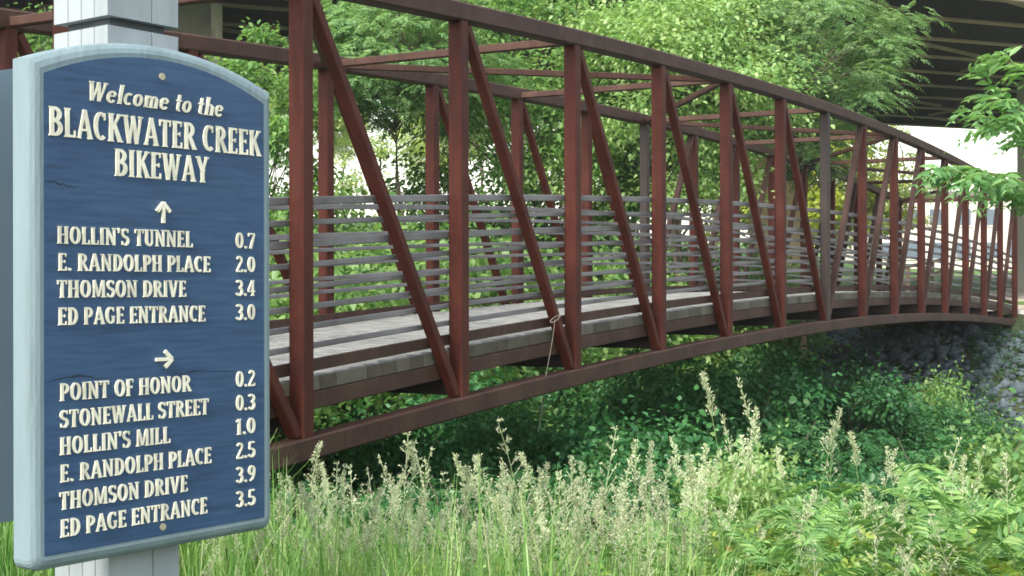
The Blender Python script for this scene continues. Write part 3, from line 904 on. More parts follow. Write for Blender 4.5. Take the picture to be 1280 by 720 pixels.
def fronds(b, d, length, pairs, ll, lw, droop=0.35, rach=0.0, r_=None):
    """compound leaves: leaflets in pairs along an arching stalk"""
    r_ = r_ or rng
    n = len(b)
    d = unit(d)
    length = np.broadcast_to(length, (n,))
    up = np.tile(np.array([0, 0, 1.0]), (n, 1)) + r_.normal(0, 0.25, (n, 3))
    s = unit(np.cross(d, up))
    VS, FS, off = [], [], 0
    for k in range(pairs):
        t = 0.22 + 0.74 * k / max(pairs - 1, 1)
        p = b + d * (length * t)[:, None]
        p[:, 2] -= droop * length * t * t
        dd = d.copy()
        dd[:, 2] -= 2 * droop * t
        dd = unit(dd)
        env = (0.55 + 0.45 * math.sin(math.pi * min(t + 0.12, 1))) * (1.15 - 0.45 * t)
        for sg in (-1, 1):
            ld = unit(dd * 0.55 + s * sg * 0.85 + r_.normal(0, 0.12, (n, 3)))
            ls = unit(np.cross(ld, np.cross(s, dd) + r_.normal(0, 0.2, (n, 3))))
            v, f = leaf_quads(p, ld, ls, ll * env * r_.uniform(0.85, 1.15, n), lw * env, 0.18)
            VS.append(v)
            FS.append(f + off)
            off += len(v)
    if rach > 0:
        T_ = np.linspace(0, 1, 5)
        rib = []
        for t in T_:
            p = b + d * (length * t)[:, None]
            p[:, 2] -= droop * length * t * t
            rib.append(p + s * rach)
            rib.append(p - s * rach)
        rib = np.stack(rib, 1)
        VS.append(rib.reshape(-1, 3))
        base = off + np.arange(n)[:, None] * 10
        for k in range(4):
            FS.append(np.concatenate([base + 2 * k, base + 2 * k + 1, base + 2 * k + 3, base + 2 * k + 2], 1))
        off += n * 10
    return np.concatenate(VS), np.concatenate(FS)

def sphere_dirs(n, r_):
    return unit(r_.normal(0, 1, (n, 3)))

def make_crown(seed, h, r, z0, nclump, style, lsize, density=1.0, flat=0.55, clump_r=0.28, top=0.75):
    """clump centres inside an uneven crown between z0 and h, limbs to them, leaves round each"""
    r_ = np.random.default_rng(seed)
    cs = []
    lob = r_.uniform(0.75, 1.2, 7)
    tries = 0
    while len(cs) < nclump and tries < 9000:
        tries += 1
        q = r_.uniform(-1, 1, 3)
        rr = math.sqrt(q[0] ** 2 + q[1] ** 2)
        zz = (q[2] + 1) / 2
        env = math.sin(math.pi * (0.10 + 0.86 * zz ** top)) ** 0.7
        a = math.atan2(q[1], q[0])
        env *= lob[int((a + math.pi) / 6.2832 * 6.99)]
        if rr > env or (rr < 0.45 * env and r_.random() < 0.72):
            continue
        c = np.array([q[0] * r, q[1] * r, z0 + zz * (h - z0)])
        if any(np.linalg.norm((c - k) / np.array([1, 1, 0.7])) < r * clump_r * 0.62 for k in cs):
            continue
        cs.append(c)
    VS, FS, off = [], [], 0
    for c in cs:
        cr = r * clump_r * r_.uniform(0.7, 1.3)
        if style == 'frond':
            n = int(34 * density)
            dr = sphere_dirs(n, r_)
            dr[:, 2] = np.abs(dr[:, 2]) * 0.55 - 0.12
            dr += np.append(unit(c[None, :2])[0] * 0.35, 0.0)
            b = c + dr * r_.uniform(0.05, 0.75, (n, 1)) * cr + r_.normal(0, 0.25, (n, 3)) * cr * np.array([1, 1, flat])
            v, f = fronds(b, dr, lsize * r_.uniform(0.75, 1.2, n), 7, lsize * 0.30, lsize * 0.105, 0.55, r_=r_)
        else:
            n = int(260 * density)
            q = r_.normal(0, 0.52, (n, 3))
            q = q * np.array([1, 1, flat])
            b = c + q * cr
            d = unit(q + r_.normal(0, 0.5, (n, 3)) + np.array([0, 0, -0.25]))
            s = unit(np.cross(d, r_.normal(0, 0.45, (n, 3)) + np.array([0, 0, 1.0])))
            ls = lsize * r_.uniform(0.65, 1.3, n)
            v, f = leaf_quads(b, d, s, ls, ls * 0.72, 0.2)
        VS.append(v)
        FS.append(f + off)
        off += len(v)
    return np.concatenate(VS), np.concatenate(FS), cs

def make_tree(name, label, seed, h, r, z0, nclump, style, lsize, m, tr=0.12, density=1.0, lean=(0, 0), flat=0.55, clump_r=0.28, group=None, cat='tree', top=0.75, bare=False):
    r_ = random.Random(seed)
    V, F, cs = make_crown(seed, h, r, z0, nclump, style, lsize, density, flat, clump_r, top)
    root = thing(name, label, cat, (0, 0, 0), group)
    mb = MB()
    tp = [Vector((math.sin(k * 1.3 + seed) * 0.05 * k * r / 3, math.cos(k * 1.7 + seed) * 0.05 * k * r / 3, h * 0.86 * k / 7 - (0.3 if k == 0 else 0))) for k in range(8)]
    mb.tube(tp, tr, 7, scales=[1.25, 0.95, 0.85, 0.74, 0.6, 0.45, 0.3, 0.15])
    for c in cs:
        cz = min(max(min(c[2] * 0.78 - 0.15, h * 0.8), h * 0.12, (z0 - 0.5 + (c[2] - z0) * 0.75) if z0 > 0.5 * h else 0), h * 0.84)
        k = cz / (h * 0.86) * 7
        i = min(int(k), 6)
        p = tp[i].lerp(tp[i + 1], k - i)
        q = Vector(c)
        m1 = p.lerp(q, 0.5) + Vector((r_.uniform(-.1, .1), r_.uniform(-.1, .1), r_.uniform(0.0, .15))) * r * 0.25
        mb.tube([p, m1, q], tr * 0.20, 5, scales=[1, 0.6, 0.2])
    tk = mb.build('trunk' if cat == 'tree' else 'stems', M['bark'], root)
    me = np_mesh('crown', V, F)
    link_mesh('crown' if cat == 'tree' else 'foliage', me, m, root)
    return root

def put(o, px, d, sc_=1.0, rz=0.0, zscale=1.0, dz=0.0):
    x = (px - 640) / 1734.05 * d
    o.location = (x, d, gz(x, d) + dz)
    o.rotation_euler = (0, 0, rz)
    o.scale = (sc_, sc_, sc_ * zscale)
    return o

def relabel(o, label, group=None):
    o['label'] = label
    if group:
        o['group'] = group
    return o

def remat(o, m):
    for c in o.children:
        if c.name.split('.')[0] in ('crown', 'foliage'):
            c.data = c.data.copy()
            c.data.materials[0] = m
    return o

# trees: heights are above their own ground
TA = put(make_tree('broadleaf_tree', 'light green broad-leaved tree rising behind the middle of the bridge top chord', 11, 10.8, 2.6, 5.4, 54, 'leaf', 0.10, M['lf_bright'], 0.15, density=2.6, top=1.3), 846, 28)
TB = put(make_tree('feathery_tree', 'big feathery-leaved tree in front of the overpass, beside the far half of the bridge', 23, 10.0, 2.65, 5.7, 92, 'frond', 0.42, M['lf_feather'], 0.10, flat=0.65, density=1.6, top=1.6, clump_r=0.25), 1004, 29.5)
TC = put(make_tree('broadleaf_tree', 'mid-green leafy tree behind the bridge, left of the light green one', 35, 10.7, 3.1, 3.2, 62, 'leaf', 0.11, M['lf_mid'], 0.15, density=2.2, top=1.3), 668, 30, rz=1)
TD = put(make_tree('feathery_tree', 'feathery-leaved tree reaching over the far top chord between the first two tall red posts', 29, 10.3, 2.1, 7.4, 54, 'frond', 0.42, M['lf_feather'], 0.09, flat=0.45, density=1.6, clump_r=0.3, top=1.0), 505, 27)
TE = put(make_tree('leafy_tree', 'leafy green tree between the blue sign and the first red post, under the overpass', 41, 8.9, 1.25, 3.2, 40, 'leaf', 0.11, M['lf_mid'], 0.08, density=1.0, clump_r=0.34, top=1.0), 338, 25)
TF = put(copy_tree(TC), 20, 24, 0.85, 4.2)
relabel(TF, 'green tree behind the top of the post, at the left border')
TG = put(make_tree('slender_tree', 'thin sparse tree against the pale sky behind the second far post', 51, 9.2, 2.4, 2.0, 34, 'leaf', 0.16, M['lf_mid'], 0.10, density=0.45, clump_r=0.25), 478, 78, 1.12)
TH_ = put(make_tree('sunlit_tree', 'yellow-green sunlit tree behind the arched far half of the bridge', 63, 7.2, 3.0, 1.2, 54, 'leaf', 0.2, M['lf_yellow'], 0.14), 1030, 78, 1.4)
TI = put(copy_tree(TC), 790, 80, 1.08, 5.0)
relabel(TI, 'tree filling the gap behind the middle panels of the bridge railing')
TJ = put(copy_tree(TA), 895, 80, 1.03, 2.0)
relabel(TJ, 'tree beside the tan overpass pier, seen through the bridge')
TK = put(copy_tree(TA), 600, 78, 1.05, 0.5)
remat(TG, M['lf_pale'])
remat(TK, M['lf_pale'])
relabel(TK, 'tree seen between the second and third far posts of the bridge, well behind')
TL = put(copy_tree(TA), 385, 77, 0.92, 5.0)
remat(TL, M['lf_pale'])
relabel(TL, 'tree behind the first far post of the bridge, left of the pale gap')
TM_ = put(copy_tree(TH_), 940, 86, 1.35, 1.2)
relabel(TM_, 'yellowish sunlit tree partly hidden by the tan overpass pier')
TN = put(copy_tree(TG), 700, 80, 1.2, 2.0)
relabel(TN, 'thin tree far behind the bridge, under the overpass')
TO = put(copy_tree(TG), 1125, 76, 1.0, 0.4)
relabel(TO, 'thin tree beside the pale building beyond the bridge')
far_px = [(-60, 80), (150, 84), (330, 90), (430, 115), (560, 104), (650, 86), (760, 98), (850, 90)]
for k, (px, d) in enumerate(far_px):
    o = put(copy_tree((TC, TA)[k % 2]), px, d, 0.95 + 0.1 * (k % 3), k * 1.1)
    if k in (3, 4, 6, 7):
        remat(o, M['lf_yellow'])
    relabel(o, ('yellow-green tree' if k in (3, 4, 6, 7) else 'green tree') + ' in the far row beyond the overpass, seen through the bridge', 'trees in the far row beyond the overpass')

# shrubs
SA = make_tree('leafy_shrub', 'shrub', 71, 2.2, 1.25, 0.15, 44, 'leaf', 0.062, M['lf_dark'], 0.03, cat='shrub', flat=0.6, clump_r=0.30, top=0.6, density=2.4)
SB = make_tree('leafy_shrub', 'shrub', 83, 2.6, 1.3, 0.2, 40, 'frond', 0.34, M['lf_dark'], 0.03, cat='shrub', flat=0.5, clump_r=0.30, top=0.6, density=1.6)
SC = make_tree('leafy_shrub', 'shrub', 97, 2.4, 1.4, 0.1, 46, 'leaf', 0.075, M['lf_mid'], 0.03, cat='shrub', flat=0.6, clump_r=0.30, top=0.6)
used = set()
def shrub(src, px, d, top_py, label, group=None, wide=1.0, rz=0.0):
    o = src if src.name not in used else copy_tree(src)
    used.add(src.name)
    x = (px - 640) / 1734.05 * d
    g = gz(x, d)
    hgt = EYE + (360 - top_py) / 1734.05 * d - g
    nat = {'SA': 2.2, 'SB': 2.6, 'SC': 2.4}['SA' if src is SA else 'SB' if src is SB else 'SC'] * 1.05
    k = max(hgt, 0.5) / nat
    o.location = (x, d, g)
    o.rotation_euler = (0, 0, rz)
    q = max(min(k, 1.7), 0.55) * wide
    o.scale = (q, q, k)
    relabel(o, label, group)
    return o
RAV = 'dark green shrub growing down in the ravine under the footbridge'
GRP = 'ravine shrubs under the footbridge'
rs = random.Random(5)
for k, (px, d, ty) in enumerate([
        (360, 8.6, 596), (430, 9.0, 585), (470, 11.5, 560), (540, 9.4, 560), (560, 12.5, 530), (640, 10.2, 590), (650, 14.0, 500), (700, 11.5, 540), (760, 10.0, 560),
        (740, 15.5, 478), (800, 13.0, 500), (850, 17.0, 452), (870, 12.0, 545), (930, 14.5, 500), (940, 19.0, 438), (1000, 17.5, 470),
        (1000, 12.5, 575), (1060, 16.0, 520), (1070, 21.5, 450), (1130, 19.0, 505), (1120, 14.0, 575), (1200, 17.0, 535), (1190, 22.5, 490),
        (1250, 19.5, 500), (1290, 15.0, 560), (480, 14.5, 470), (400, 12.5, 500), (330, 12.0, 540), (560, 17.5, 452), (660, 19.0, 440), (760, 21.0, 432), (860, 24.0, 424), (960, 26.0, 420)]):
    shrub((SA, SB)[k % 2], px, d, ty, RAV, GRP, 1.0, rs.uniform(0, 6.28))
GR2 = 'green bushes behind the bridge railing'
LB = 'bright green bush on the slope behind the bridge railing'
for k, (px, d, ty) in enumerate([(345, 21, 250), (400, 23, 262), (455, 25, 205), (510, 23, 235), (570, 25, 250), (625, 27, 258), (690, 27, 275), (750, 29, 270), (815, 31, 285),
                                 (880, 33, 290), (930, 34, 312), (985, 37, 322), (380, 29, 225), (590, 31, 245), (700, 33, 265)]):
    shrub(SC, px, d, ty, LB, GR2, 1.15, rs.uniform(0, 6.28))
for px, d, ty, lb in [(905, 7.6, 528, 'bright green leafy bush standing in front of the dark ravine, beside tall seed heads'),
                      (1270, 9.0, 470, 'light green bush at the right border, below the end of the bridge'),
                      (1150, 24.5, 448, 'small lit green bush against the grey stones under the far bridge end')]:
    o = remat(shrub(SC, px, d, ty, lb, None, 0.75 if px > 1000 else 0.7, 1.0), M['lf_bright'] if px < 1000 else M['lf_fern' if px > 1200 else 'lf_mid'])

# ------------------------------------------------------------------ riprap stones and ground cover (uncountable masses)
def ico_stones():
    t = (1 + 5 ** 0.5) / 2
    bv = unit(np.array([(-1, t, 0), (1, t, 0), (-1, -t, 0), (1, -t, 0), (0, -1, t), (0, 1, t), (0, -1, -t), (0, 1, -t), (t, 0, -1), (t, 0, 1), (-t, 0, -1), (-t, 0, 1)], dtype=float))
    bf = np.array([(0, 11, 5), (0, 5, 1), (0, 1, 7), (0, 7, 10), (0, 10, 11), (1, 5, 9), (5, 11, 4), (11, 10, 2), (10, 7, 6), (7, 1, 8),
                   (3, 9, 4), (3, 4, 2), (3, 2, 6), (3, 6, 8), (3, 8, 9), (4, 9, 5), (2, 4, 11), (6, 2, 10), (8, 6, 7), (9, 8, 1)])
    n = 10000
    s = rng.uniform(23, 33.2, n)
    t_ = rng.uniform(-9, 9, n)
    x = BX + BD.x * (s - 8 * L) + BN.x * t_
    y = BY + BD.y * (s - 8 * L) + BN.y * t_
    keep = ~((s > 31.6) & (np.abs(t_ + 1.4) < 2.5))
    x, y = x[keep], y[keep]
    n = len(x)
    r = rng.lognormal(-2.5, 0.45, n)
    z = ground_z(x, y) + r * 0.25
    V = bv[None] * (1 + rng.uniform(-0.28, 0.28, (n, 12, 1))) * r[:, None, None] * rng.uniform(0.65, 1.25, (n, 1, 3))
    a = rng.uniform(0, 6.28, n)
    ca, sa = np.cos(a)[:, None], np.sin(a)[:, None]
    X = V[..., 0] * ca - V[..., 1] * sa
    Y = V[..., 0] * sa + V[..., 1] * ca
    V = np.stack([X + x[:, None], Y + y[:, None], V[..., 2] * 0.7 + z[:, None]], -1)
    F = bf[None] + (np.arange(n) * 12)[:, None, None]
    o = link_mesh('riprap_stones', np_mesh('riprap_stones', V.reshape(-1, 3), F.reshape(-1, 3)), M['stone'])
    kind(o, 'stuff')
ico_stones()

def ground_cover(name, n, srange, trange, hmax, ls, m, thin=None):
    s = rng.uniform(*srange, n)
    t_ = rng.uniform(*trange, n)
    if thin is not None:
        k = thin(s, t_)
        s, t_ = s[k], t_[k]
    x = BX + BD.x * (s - 8 * L) + BN.x * t_
    y = BY + BD.y * (s - 8 * L) + BN.y * t_
    n = len(x)
    b = np.stack([x, y, ground_z(x, y) + rng.random(n) ** 1.5 * hmax], 1)
    d = unit(rng.normal(0, 1, (n, 3)) * np.array([1, 1, 0.4]))
    sd = unit(np.cross(d, rng.normal(0, 0.35, (n, 3)) + np.array([0, 0, 1.0])))
    l = ls * rng.uniform(0.6, 1.3, n)
    V, F = leaf_quads(b, d, sd, l, l * 0.75, 0.2)
    kind(link_mesh(name, np_mesh(name, V, F), m), 'stuff')
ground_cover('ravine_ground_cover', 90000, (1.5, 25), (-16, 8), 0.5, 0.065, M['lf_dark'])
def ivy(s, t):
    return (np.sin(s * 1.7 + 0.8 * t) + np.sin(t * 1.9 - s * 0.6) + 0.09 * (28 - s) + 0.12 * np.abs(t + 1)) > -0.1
ground_cover('bank_creepers', 70000, (23, 33), (-9, 9), 0.35, 0.07, M['lf_ivy_shaded'], ivy)
ground_cover('slope_ground_cover', 60000, (4, 40), (-34, -4.5), 0.6, 0.10, M['lf_mid'])

# ------------------------------------------------------------------ tall grass in the foreground
def blades(n, px_rng, d_rng, h_rng, wd, m, name):
    px = rng.uniform(*px_rng, n)
    d = rng.uniform(*d_rng, n)
    x = (px - 640) / 1734.05 * d
    tuft = rng.integers(0, n // 9, n)
    jit = rng.normal(0, 0.05, (n // 9 + 1, 2))[tuft]
    x = x + jit[:, 0]
    y = d + jit[:, 1]
    z = ground_z(x, y)
    h = rng.uniform(*h_rng, n) * np.clip(0.74 + 0.34 * np.sin(x * 2.3 + 1) * np.sin(y * 1.9) + 0.22 * np.sin(x * 5.1 + y * 3.7), 0.3, 1.2)
    az = rng.uniform(0, 6.28, n)
    bend = rng.uniform(0.05, 0.55, n) ** 1.2
    dirv = np.stack([np.cos(az), np.sin(az)], 1)
    K = 5
    V = np.empty((n, K, 2, 3))
    sa = az + 1.57 + rng.normal(0, 0.5, n)
    sx, sy = np.cos(sa), np.sin(sa)
    for k in range(K):
        t = k / (K - 1)
        wk = wd * (1 - t ** 1.6) * rng.uniform(0.7, 1.3, n) * 0.5 + 0.0004
        cx = x + dirv[:, 0] * bend * h * t ** 2
        cy = y + dirv[:, 1] * bend * h * t ** 2
        cz = z - 0.03 + h * (t - 0.35 * bend * t ** 3)
        V[:, k, 0] = np.stack([cx + sx * wk, cy + sy * wk, cz], 1)
        V[:, k, 1] = np.stack([cx - sx * wk, cy - sy * wk, cz], 1)
    idx = np.arange(n * K * 2).reshape(n, K, 2)
    F = np.stack([idx[:, :-1, 0], idx[:, :-1, 1], idx[:, 1:, 1], idx[:, 1:, 0]], -1).reshape(-1, 4)
    kind(link_mesh(name, np_mesh(name, V.reshape(-1, 3), F), m), 'stuff')
blades(10500, (120, 900), (3.9, 7.4), (0.28, 0.80), 0.008, M['grass'], 'tall_grass')
blades(2600, (-120, 140), (4.2, 9.5), (0.25, 0.7), 0.009, M['grass'], 'trailside_grass')
blades(2200, (860, 1330), (4.2, 7.6), (0.25, 0.65), 0.009, M['grass'], 'low_grass')

def make_stalk(seed, h):
    """one flowering grass stalk: a thin bent stem with an open tan panicle"""
    r_ = np.random.default_rng(seed)
    g = thing('grass_stalk', 'tall grass stalk with a tan feathery seed head in the foreground meadow', 'grass stalk', (0, 0, 0), 'seeding grass stalks in the foreground')
    bend, az = r_.uniform(0.05, 0.22), r_.uniform(0, 6.28)
    def pt(t):
        return Vector((math.cos(az) * bend * h * t ** 2.2, math.sin(az) * bend * h * t ** 2.2, h * t))
    mb = MB()
    mb.tube([pt(t) for t in np.linspace(0, 1, 9)], 0.0022, 4, scales=list(np.linspace(1.2, 0.45, 9)))
    tw = MB()
    bs, ds = [], []
    hl = (0.15, 0.22, 0.12, 0.26, 0.17, 0.20)[seed % 6] / h
    open_ = (0.55, 0.95, 0.35, 1.15, 0.45, 0.7)[seed % 6]
    nb = 2 if open_ > 0.6 else 3
    for t in np.linspace(1 - hl, 1.0, (11, 8, 14, 8, 12, 10)[seed % 6]):
        p = pt(t)
        q = 1 - (t - (1 - hl)) / hl
        for _ in range(nb):
            a = r_.uniform(0, 6.28)
            ln = (0.015 + 0.065 * q) * r_.uniform(0.5, 1.2) * open_
            d = Vector((math.cos(a) * 0.75, math.sin(a) * 0.75, 0.85)).normalized()
            e = p + d * ln
            tw.tube([p, e], 0.0009, 3)
            for s_ in np.linspace(0.5, 1.0, 4 if nb == 3 else 6):
                bs.append(p + d * ln * s_)
                ds.append((d + Vector(r_.normal(0, 0.35, 3))).normalized())
    b = np.array(bs) + r_.normal(0, 0.004, (len(bs), 3))
    d = np.array(ds)
    s = unit(np.cross(d, r_.normal(0, 1, (len(b), 3))))
    V, F = leaf_quads(b, d, s, r_.uniform(0.011, 0.018, len(b)), 0.0052, 0.1)
    mb.build('stem', M['straw'], g)
    tw.tube([pt(t) for t in np.linspace(1 - hl, 1.0, 6)], 0.0013, 4)
    tw.add(V, F)
    me = bpy.data.meshes.new('seed_head')
    me.from_pydata([tuple(q) for q in tw.v], [], tw.f)
    link_mesh('seed_head', me, M['seed'], g)
    return g
protos = [make_stalk(200 + k, 1.0) for k in range(6)]
pu = set()
def stalk(px, d, top_py, rz):
    src = protos[rs.randrange(6)]
    o = src if src.name not in pu else copy_tree(src)
    pu.add(src.name)
    x = (px - 640) / 1734.05 * d
    g = gz(x, d)
    h = EYE + (360 - top_py) / 1734.05 * d - g
    o.location = (x, d, g - 0.02)
    o.rotation_euler = (rs.uniform(-.05, .05), rs.uniform(-.05, .05), rz)
    k = h
    o.scale = (min(k, 0.9), min(k, 0.9), k)
    return o
for px, ty in [(362, 548), (500, 545), (552, 540), (560, 560), (665, 520), (645, 560), (668, 575), (690, 575), (742, 538), (800, 545), (815, 552), (880, 545), (850, 580),
               (930, 458), (922, 500), (985, 470), (990, 505), (1030, 520), (1082, 535), (1078, 560), (1135, 560), (1155, 548), (1190, 548), (1205, 570), (1265, 570), (412, 600), (478, 590), (515, 570),
               (590, 580), (620, 585), (730, 580), (770, 590), (960, 545), (1010, 560), (700, 560), (945, 520)]:
    stalk(px, rs.uniform(5.0, 6.4), ty, rs.uniform(0, 6.28))
for _ in range(225):
    px = rs.uniform(230, 900) if rs.random() < 0.80 else rs.uniform(900, 1280)
    d = rs.uniform(4.4, 6.8)
    ty = rs.gauss(628, 42) if px < 900 else rs.gauss(650, 30)
    stalk(px, d, max(ty, 545), rs.uniform(0, 6.28))

def make_frond_plant(name, seed, h, n, fl, pairs, ll, lw, m, droop, label, cat, group):
    r_ = np.random.default_rng(seed)
    g = thing(name, label, cat, (0, 0, 0), group)
    mb = MB()
    mb.tube([(0, 0, -0.05), (0.01, 0.01, h * 0.5), (0.0, 0.02, h * 0.9)], 0.006, 5, scales=[1.2, 0.9, 0.5])
    z = np.linspace(0.25, 0.95, n) * h
    a = np.arange(n) * 2.4 + r_.normal(0, 0.3, n)
    el = np.linspace(0.15, 0.9, n)
    d = np.stack([np.cos(a) * np.cos(el), np.sin(a) * np.cos(el), np.sin(el)], 1)
    b = np.stack([np.cos(a) * 0.006, np.sin(a) * 0.006, z], 1)
    V, F = fronds(b, d, fl * r_.uniform(0.75, 1.15, n), pairs, ll, lw, droop, rach=0.0015, r_=r_)
    mb.build('stem', M['stem'], g)
    link_mesh('fronds', np_mesh('fronds', V, F), m, g)
    return g
def seed_mass(n):
    """the rest of the seeding grass: stems and heads by the hundred as one mass"""
    r_ = np.random.default_rng(77)
    SV_, SF, HV, HF, so, ho = [], [], [], [], 0, 0
    data = []
    for p in protos:
        ms = {c.name.split('.')[0]: c.data for c in p.children}
        out = []
        for nm in ('stem', 'seed_head'):
            me = ms[nm]
            v = np.empty(len(me.vertices) * 3, dtype=np.float32)
            me.vertices.foreach_get('co', v)
            out.append((v.reshape(-1, 3), [tuple(q.vertices) for q in me.polygons if len(q.vertices) == 4]))
        data.append(out)
    for _ in range(n):
        px = r_.uniform(225, 870) if r_.random() < 0.86 else r_.uniform(870, 1290)
        d = r_.uniform(4.2, 7.2)
        x = (px - 640) / 1734.05 * d
        ty = r_.normal(652, 34) if px < 870 else r_.normal(675, 30)
        g = gz(x, d)
        h = EYE + (360 - max(ty, 575)) / 1734.05 * d - g
        a = r_.uniform(0, 6.28)
        k = min(h, 1.1)
        rot = np.array([[math.cos(a) * k, -math.sin(a) * k, 0], [math.sin(a) * k, math.cos(a) * k, 0], [0, 0, h]])
        (sv, sf), (hv, hf) = data[int(r_.integers(0, len(data)))]
        SV_.append(sv @ rot.T + np.array([x, d, g - 0.02]))
        SF.append(np.array(sf) + so)
        so += len(sv)
        HV.append(hv @ rot.T + np.array([x, d, g - 0.02]))
        HF.append(np.array(hf) + ho)
        ho += len(hv)
    kind(link_mesh('grass_stems', np_mesh('grass_stems', np.concatenate(SV_), np.concatenate(SF)), M['straw']), 'stuff')
    kind(link_mesh('grass_seed_heads', np_mesh('grass_seed_heads', np.concatenate(HV), np.concatenate(HF)), M['seed']), 'stuff')
seed_mass(260)

FG = 'ferny plants in the right foreground'
FL = 'ferny plant with arching feathery leaves among the foreground grass'
WG = 'leafy weeds in the foreground'
WL = 'yellowish green leafy weed among the foreground ferns'
ferns = [make_frond_plant('fern_plant', 300 + k, 0.62, 15, 0.52, 19, 0.075, 0.018, M['lf_fern'], 0.45, FL, 'fern', FG) for k in range(3)]
weeds = [make_frond_plant('leafy_weed', 340 + k, 0.6, 16, 0.2, 5, 0.07, 0.034, M['lf_weed'], 0.3, WL, 'weed', WG) for k in range(2)]
fu = set()
def plant(src, px, d, top_py, rz, nat):
    o = src if src.name not in fu else copy_tree(src)
    fu.add(src.name)
    x = (px - 640) / 1734.05 * d
    g = gz(x, d)
    h = EYE + (360 - top_py) / 1734.05 * d - g
    k = max(h, 0.25) / nat
    o.location = (x, d, g)
    o.rotation_euler = (0, 0, rz)
    q = min(max(k, 0.85), 1.25)
    o.scale = (q, q, k)
for px, d, ty in [(900, 6.2, 600), (945, 6.6, 590), (1000, 6.0, 600), (1035, 6.8, 585), (1080, 6.2, 610), (1120, 5.4, 640), (1150, 6.6, 590), (1190, 6.0, 600), (1225, 6.9, 585),
                  (1262, 6.1, 595), (1290, 6.7, 580), (880, 5.4, 650), (960, 5.2, 655), (1050, 5.2, 660), (1210, 5.2, 650), (1275, 5.2, 650), (1160, 5.0, 680), (1000, 4.8, 690), (850, 6.6, 620), (800, 6.4, 640),
                  (745, 5.4, 660), (590, 6.0, 650), (1240, 4.8, 690), (1100, 4.8, 695), (1120, 7.2, 590), (930, 4.9, 625), (985, 4.6, 640), (1030, 5.0, 615), (1090, 5.6, 625), (1165, 4.9, 620), (1215, 4.7, 615), (1260, 4.9, 600), (870, 4.8, 660), (1190, 5.6, 590), (1240, 5.7, 585)]:
    plant(ferns[rs.randrange(3)], px, d, ty, rs.uniform(0, 6.28), 0.80)
for px, d, ty in [(905, 5.2, 640), (935, 5.6, 630), (1035, 4.6, 680), (1100, 5.2, 650), (1180, 5.2, 650), (1270, 4.5, 690), (1150, 5.4, 655), (1075, 4.5, 700), (640, 4.9, 690), (540, 5.0, 690), (470, 4.8, 695), (1215, 5.0, 640), (1245, 5.5, 635), (1195, 4.7, 670), (1270, 4.9, 665), (1000, 4.9, 670), (960, 4.7, 690), (885, 5.6, 640), (1140, 4.7, 685), (700, 4.9, 690), (780, 4.8, 690), (1225, 4.5, 700), (1060, 5.6, 640)]:
    plant(weeds[rs.randrange(2)], px, d, ty, rs.uniform(0, 6.28), 0.72)

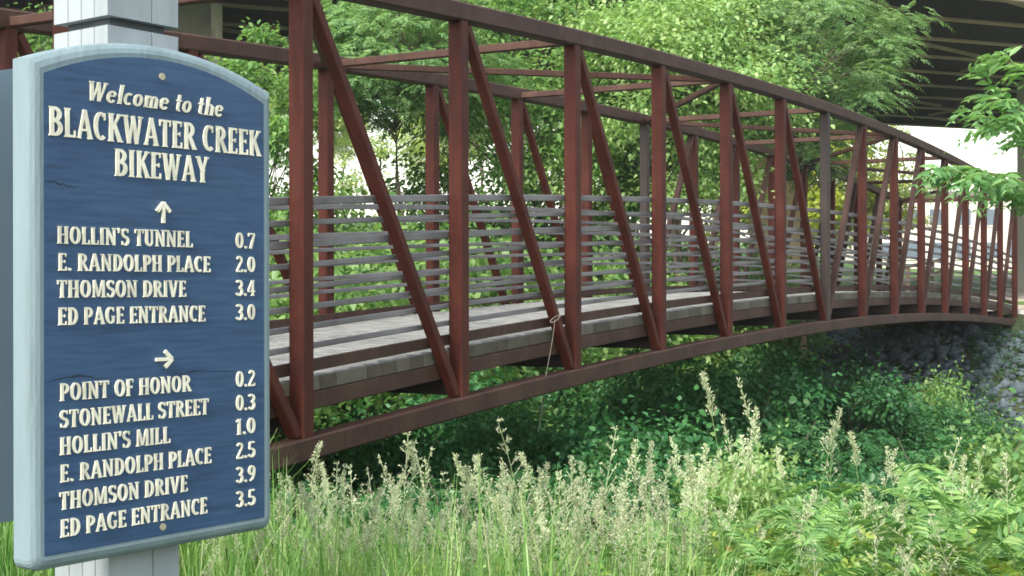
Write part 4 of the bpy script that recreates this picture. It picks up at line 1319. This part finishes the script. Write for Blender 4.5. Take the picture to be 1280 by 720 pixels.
# ------------------------------------------------------------------ the sapling leaning in at the right border
def make_sapling():
    d0 = 10.0
    base = at(1345, 360, d0)
    base.z = gz(base.x, base.y)
    g = thing('overhanging_sapling', 'sapling outside the right border reaching its long compound leaves in front of the bridge end', 'tree', base)
    mb = MB()
    trunk = [base + Vector((0, 0, -0.2)), at(1335, 480, d0), at(1322, 300, d0), at(1310, 150, d0), at(1305, 30, d0)]
    mb.tube(trunk, 0.03, 6, scales=[1.2, 1, 0.8, 0.5, 0.3])
    B, D, LN = [], [], []
    def bough(p0, p1, n, ln, spread, up):
        mb.tube([p0, p0.lerp(p1, 0.5) + Vector((0, 0, 0.05)), p1], 0.010, 5, scales=[1, 0.7, 0.4])
        ax = (p1 - p0).normalized()
        for k in range(n):
            t = 0.25 + 0.75 * k / max(n - 1, 1)
            p = p0.lerp(p1, t) + Vector((0, 0, 0.05 * 4 * t * (1 - t)))
            sd = Vector((0, 0, 1)).cross(ax).normalized()
            q = (ax * rs.uniform(0.5, 1.0) + sd * rs.uniform(-spread, spread) + Vector((0, 0, rs.uniform(-0.15, up)))).normalized()
            B.append(p)
            D.append(q)
            LN.append(ln * rs.uniform(0.8, 1.15))
    J = lambda px, py, dd=0.0: at(px, py, d0 + dd)
    bough(J(1315, 215), J(1240, 112), 9, 0.46, 0.7, 0.55)
    bough(J(1315, 190), J(1235, 150, -0.5), 9, 0.42, 0.8, 0.3)
    bough(J(1308, 110), J(1262, 80, 0.3), 8, 0.42, 0.8, 0.5)
    bough(J(1310, 180), J(1265, 125, -0.8), 9, 0.40, 0.9, 0.4)
    bough(J(1312, 200), J(1262, 165, 0.4), 8, 0.40, 0.9, 0.3)
    bough(J(1320, 250), J(1215, 212, 0.4), 13, 0.34, 0.9, 0.1)
    bough(J(1320, 262), J(1178, 210, -0.2), 14, 0.32, 0.8, 0.05)
    bough(J(1320, 268), J(1240, 218, -0.7), 10, 0.34, 0.9, 0.05)
    bough(J(1325, 300), J(1285, 250, 0.2), 8, 0.36, 0.9, 0.2)
    for p0, p1 in ((J(1306, 45), J(1375, 10)), (J(1309, 90), J(1385, 60, 0.5)), (J(1312, 150), J(1395, 120)), (J(1318, 240), J(1400, 215, 0.4)), (J(1320, 290), J(1390, 300, -0.4)), (J(1305, 35), J(1345, -40))):
        bough(p0, p1, 10, 0.42, 0.5, 0.4)
    V, F = fronds(np.array(B), np.array(D), np.array(LN), 5, 0.14, 0.056, 0.6, rach=0.002)
    V = V - np.array(base)
    mb.build('trunk', M['stem'], g)
    link_mesh('crown', np_mesh('crown', V, F), M['lf_sapling'], g)
make_sapling()

# ------------------------------------------------------------------ twine tied to a diagonal
def make_twine():
    p = node(3, 0.05, 0.0) - BD * 0.50
    z = at(690, 398, p.y).z
    top = Vector((p.x, p.y, z))
    mb = MB()
    side = BN * 0.06
    loop = [top + BD * (0.075 * math.cos(a)) + BN * (0.02 + 0.03 * math.sin(a)) + Vector((0, 0, 0.03 * math.cos(a))) for a in np.linspace(0, 2 * math.pi, 14)]
    mb.tube(loop, 0.0042, 5)
    c = Vector((top.x, top.y, top.z)) + BN * 0.05 - BD * 0.06
    e = at(672, 540, top.y - 0.1)
    pts = [c.lerp(e, t) + BD * 0.012 * math.sin(t * 9) for t in np.linspace(0, 1, 12)]
    mb.tube(pts, 0.0034, 5)
    tag(mb.build('twine', M['twine']), 'pale twine tied round a bridge diagonal and hanging below the bottom chord', 'twine')
make_twine()

# ------------------------------------------------------------------ the pale air between here and the far trees
def make_haze():
    m = bpy.data.materials.new('pale_air')
    m.use_nodes = True
    t = m.node_tree
    t.nodes.remove(t.nodes["Principled BSDF"])
    v = t.nodes.new("ShaderNodeVolumePrincipled")
    v.inputs['Density'].default_value = 0.0005
    v.inputs['Color'].default_value = (0.93, 0.96, 1.0, 1)
    v.inputs['Anisotropy'].default_value = 0.2
    t.links.new(v.outputs[0], t.nodes["Material Output"].inputs['Volume'])
    kind(MB().box((0, 100, 5.5), 6600, 6600, 19.0).build('haze', m), 'stuff')
make_haze()
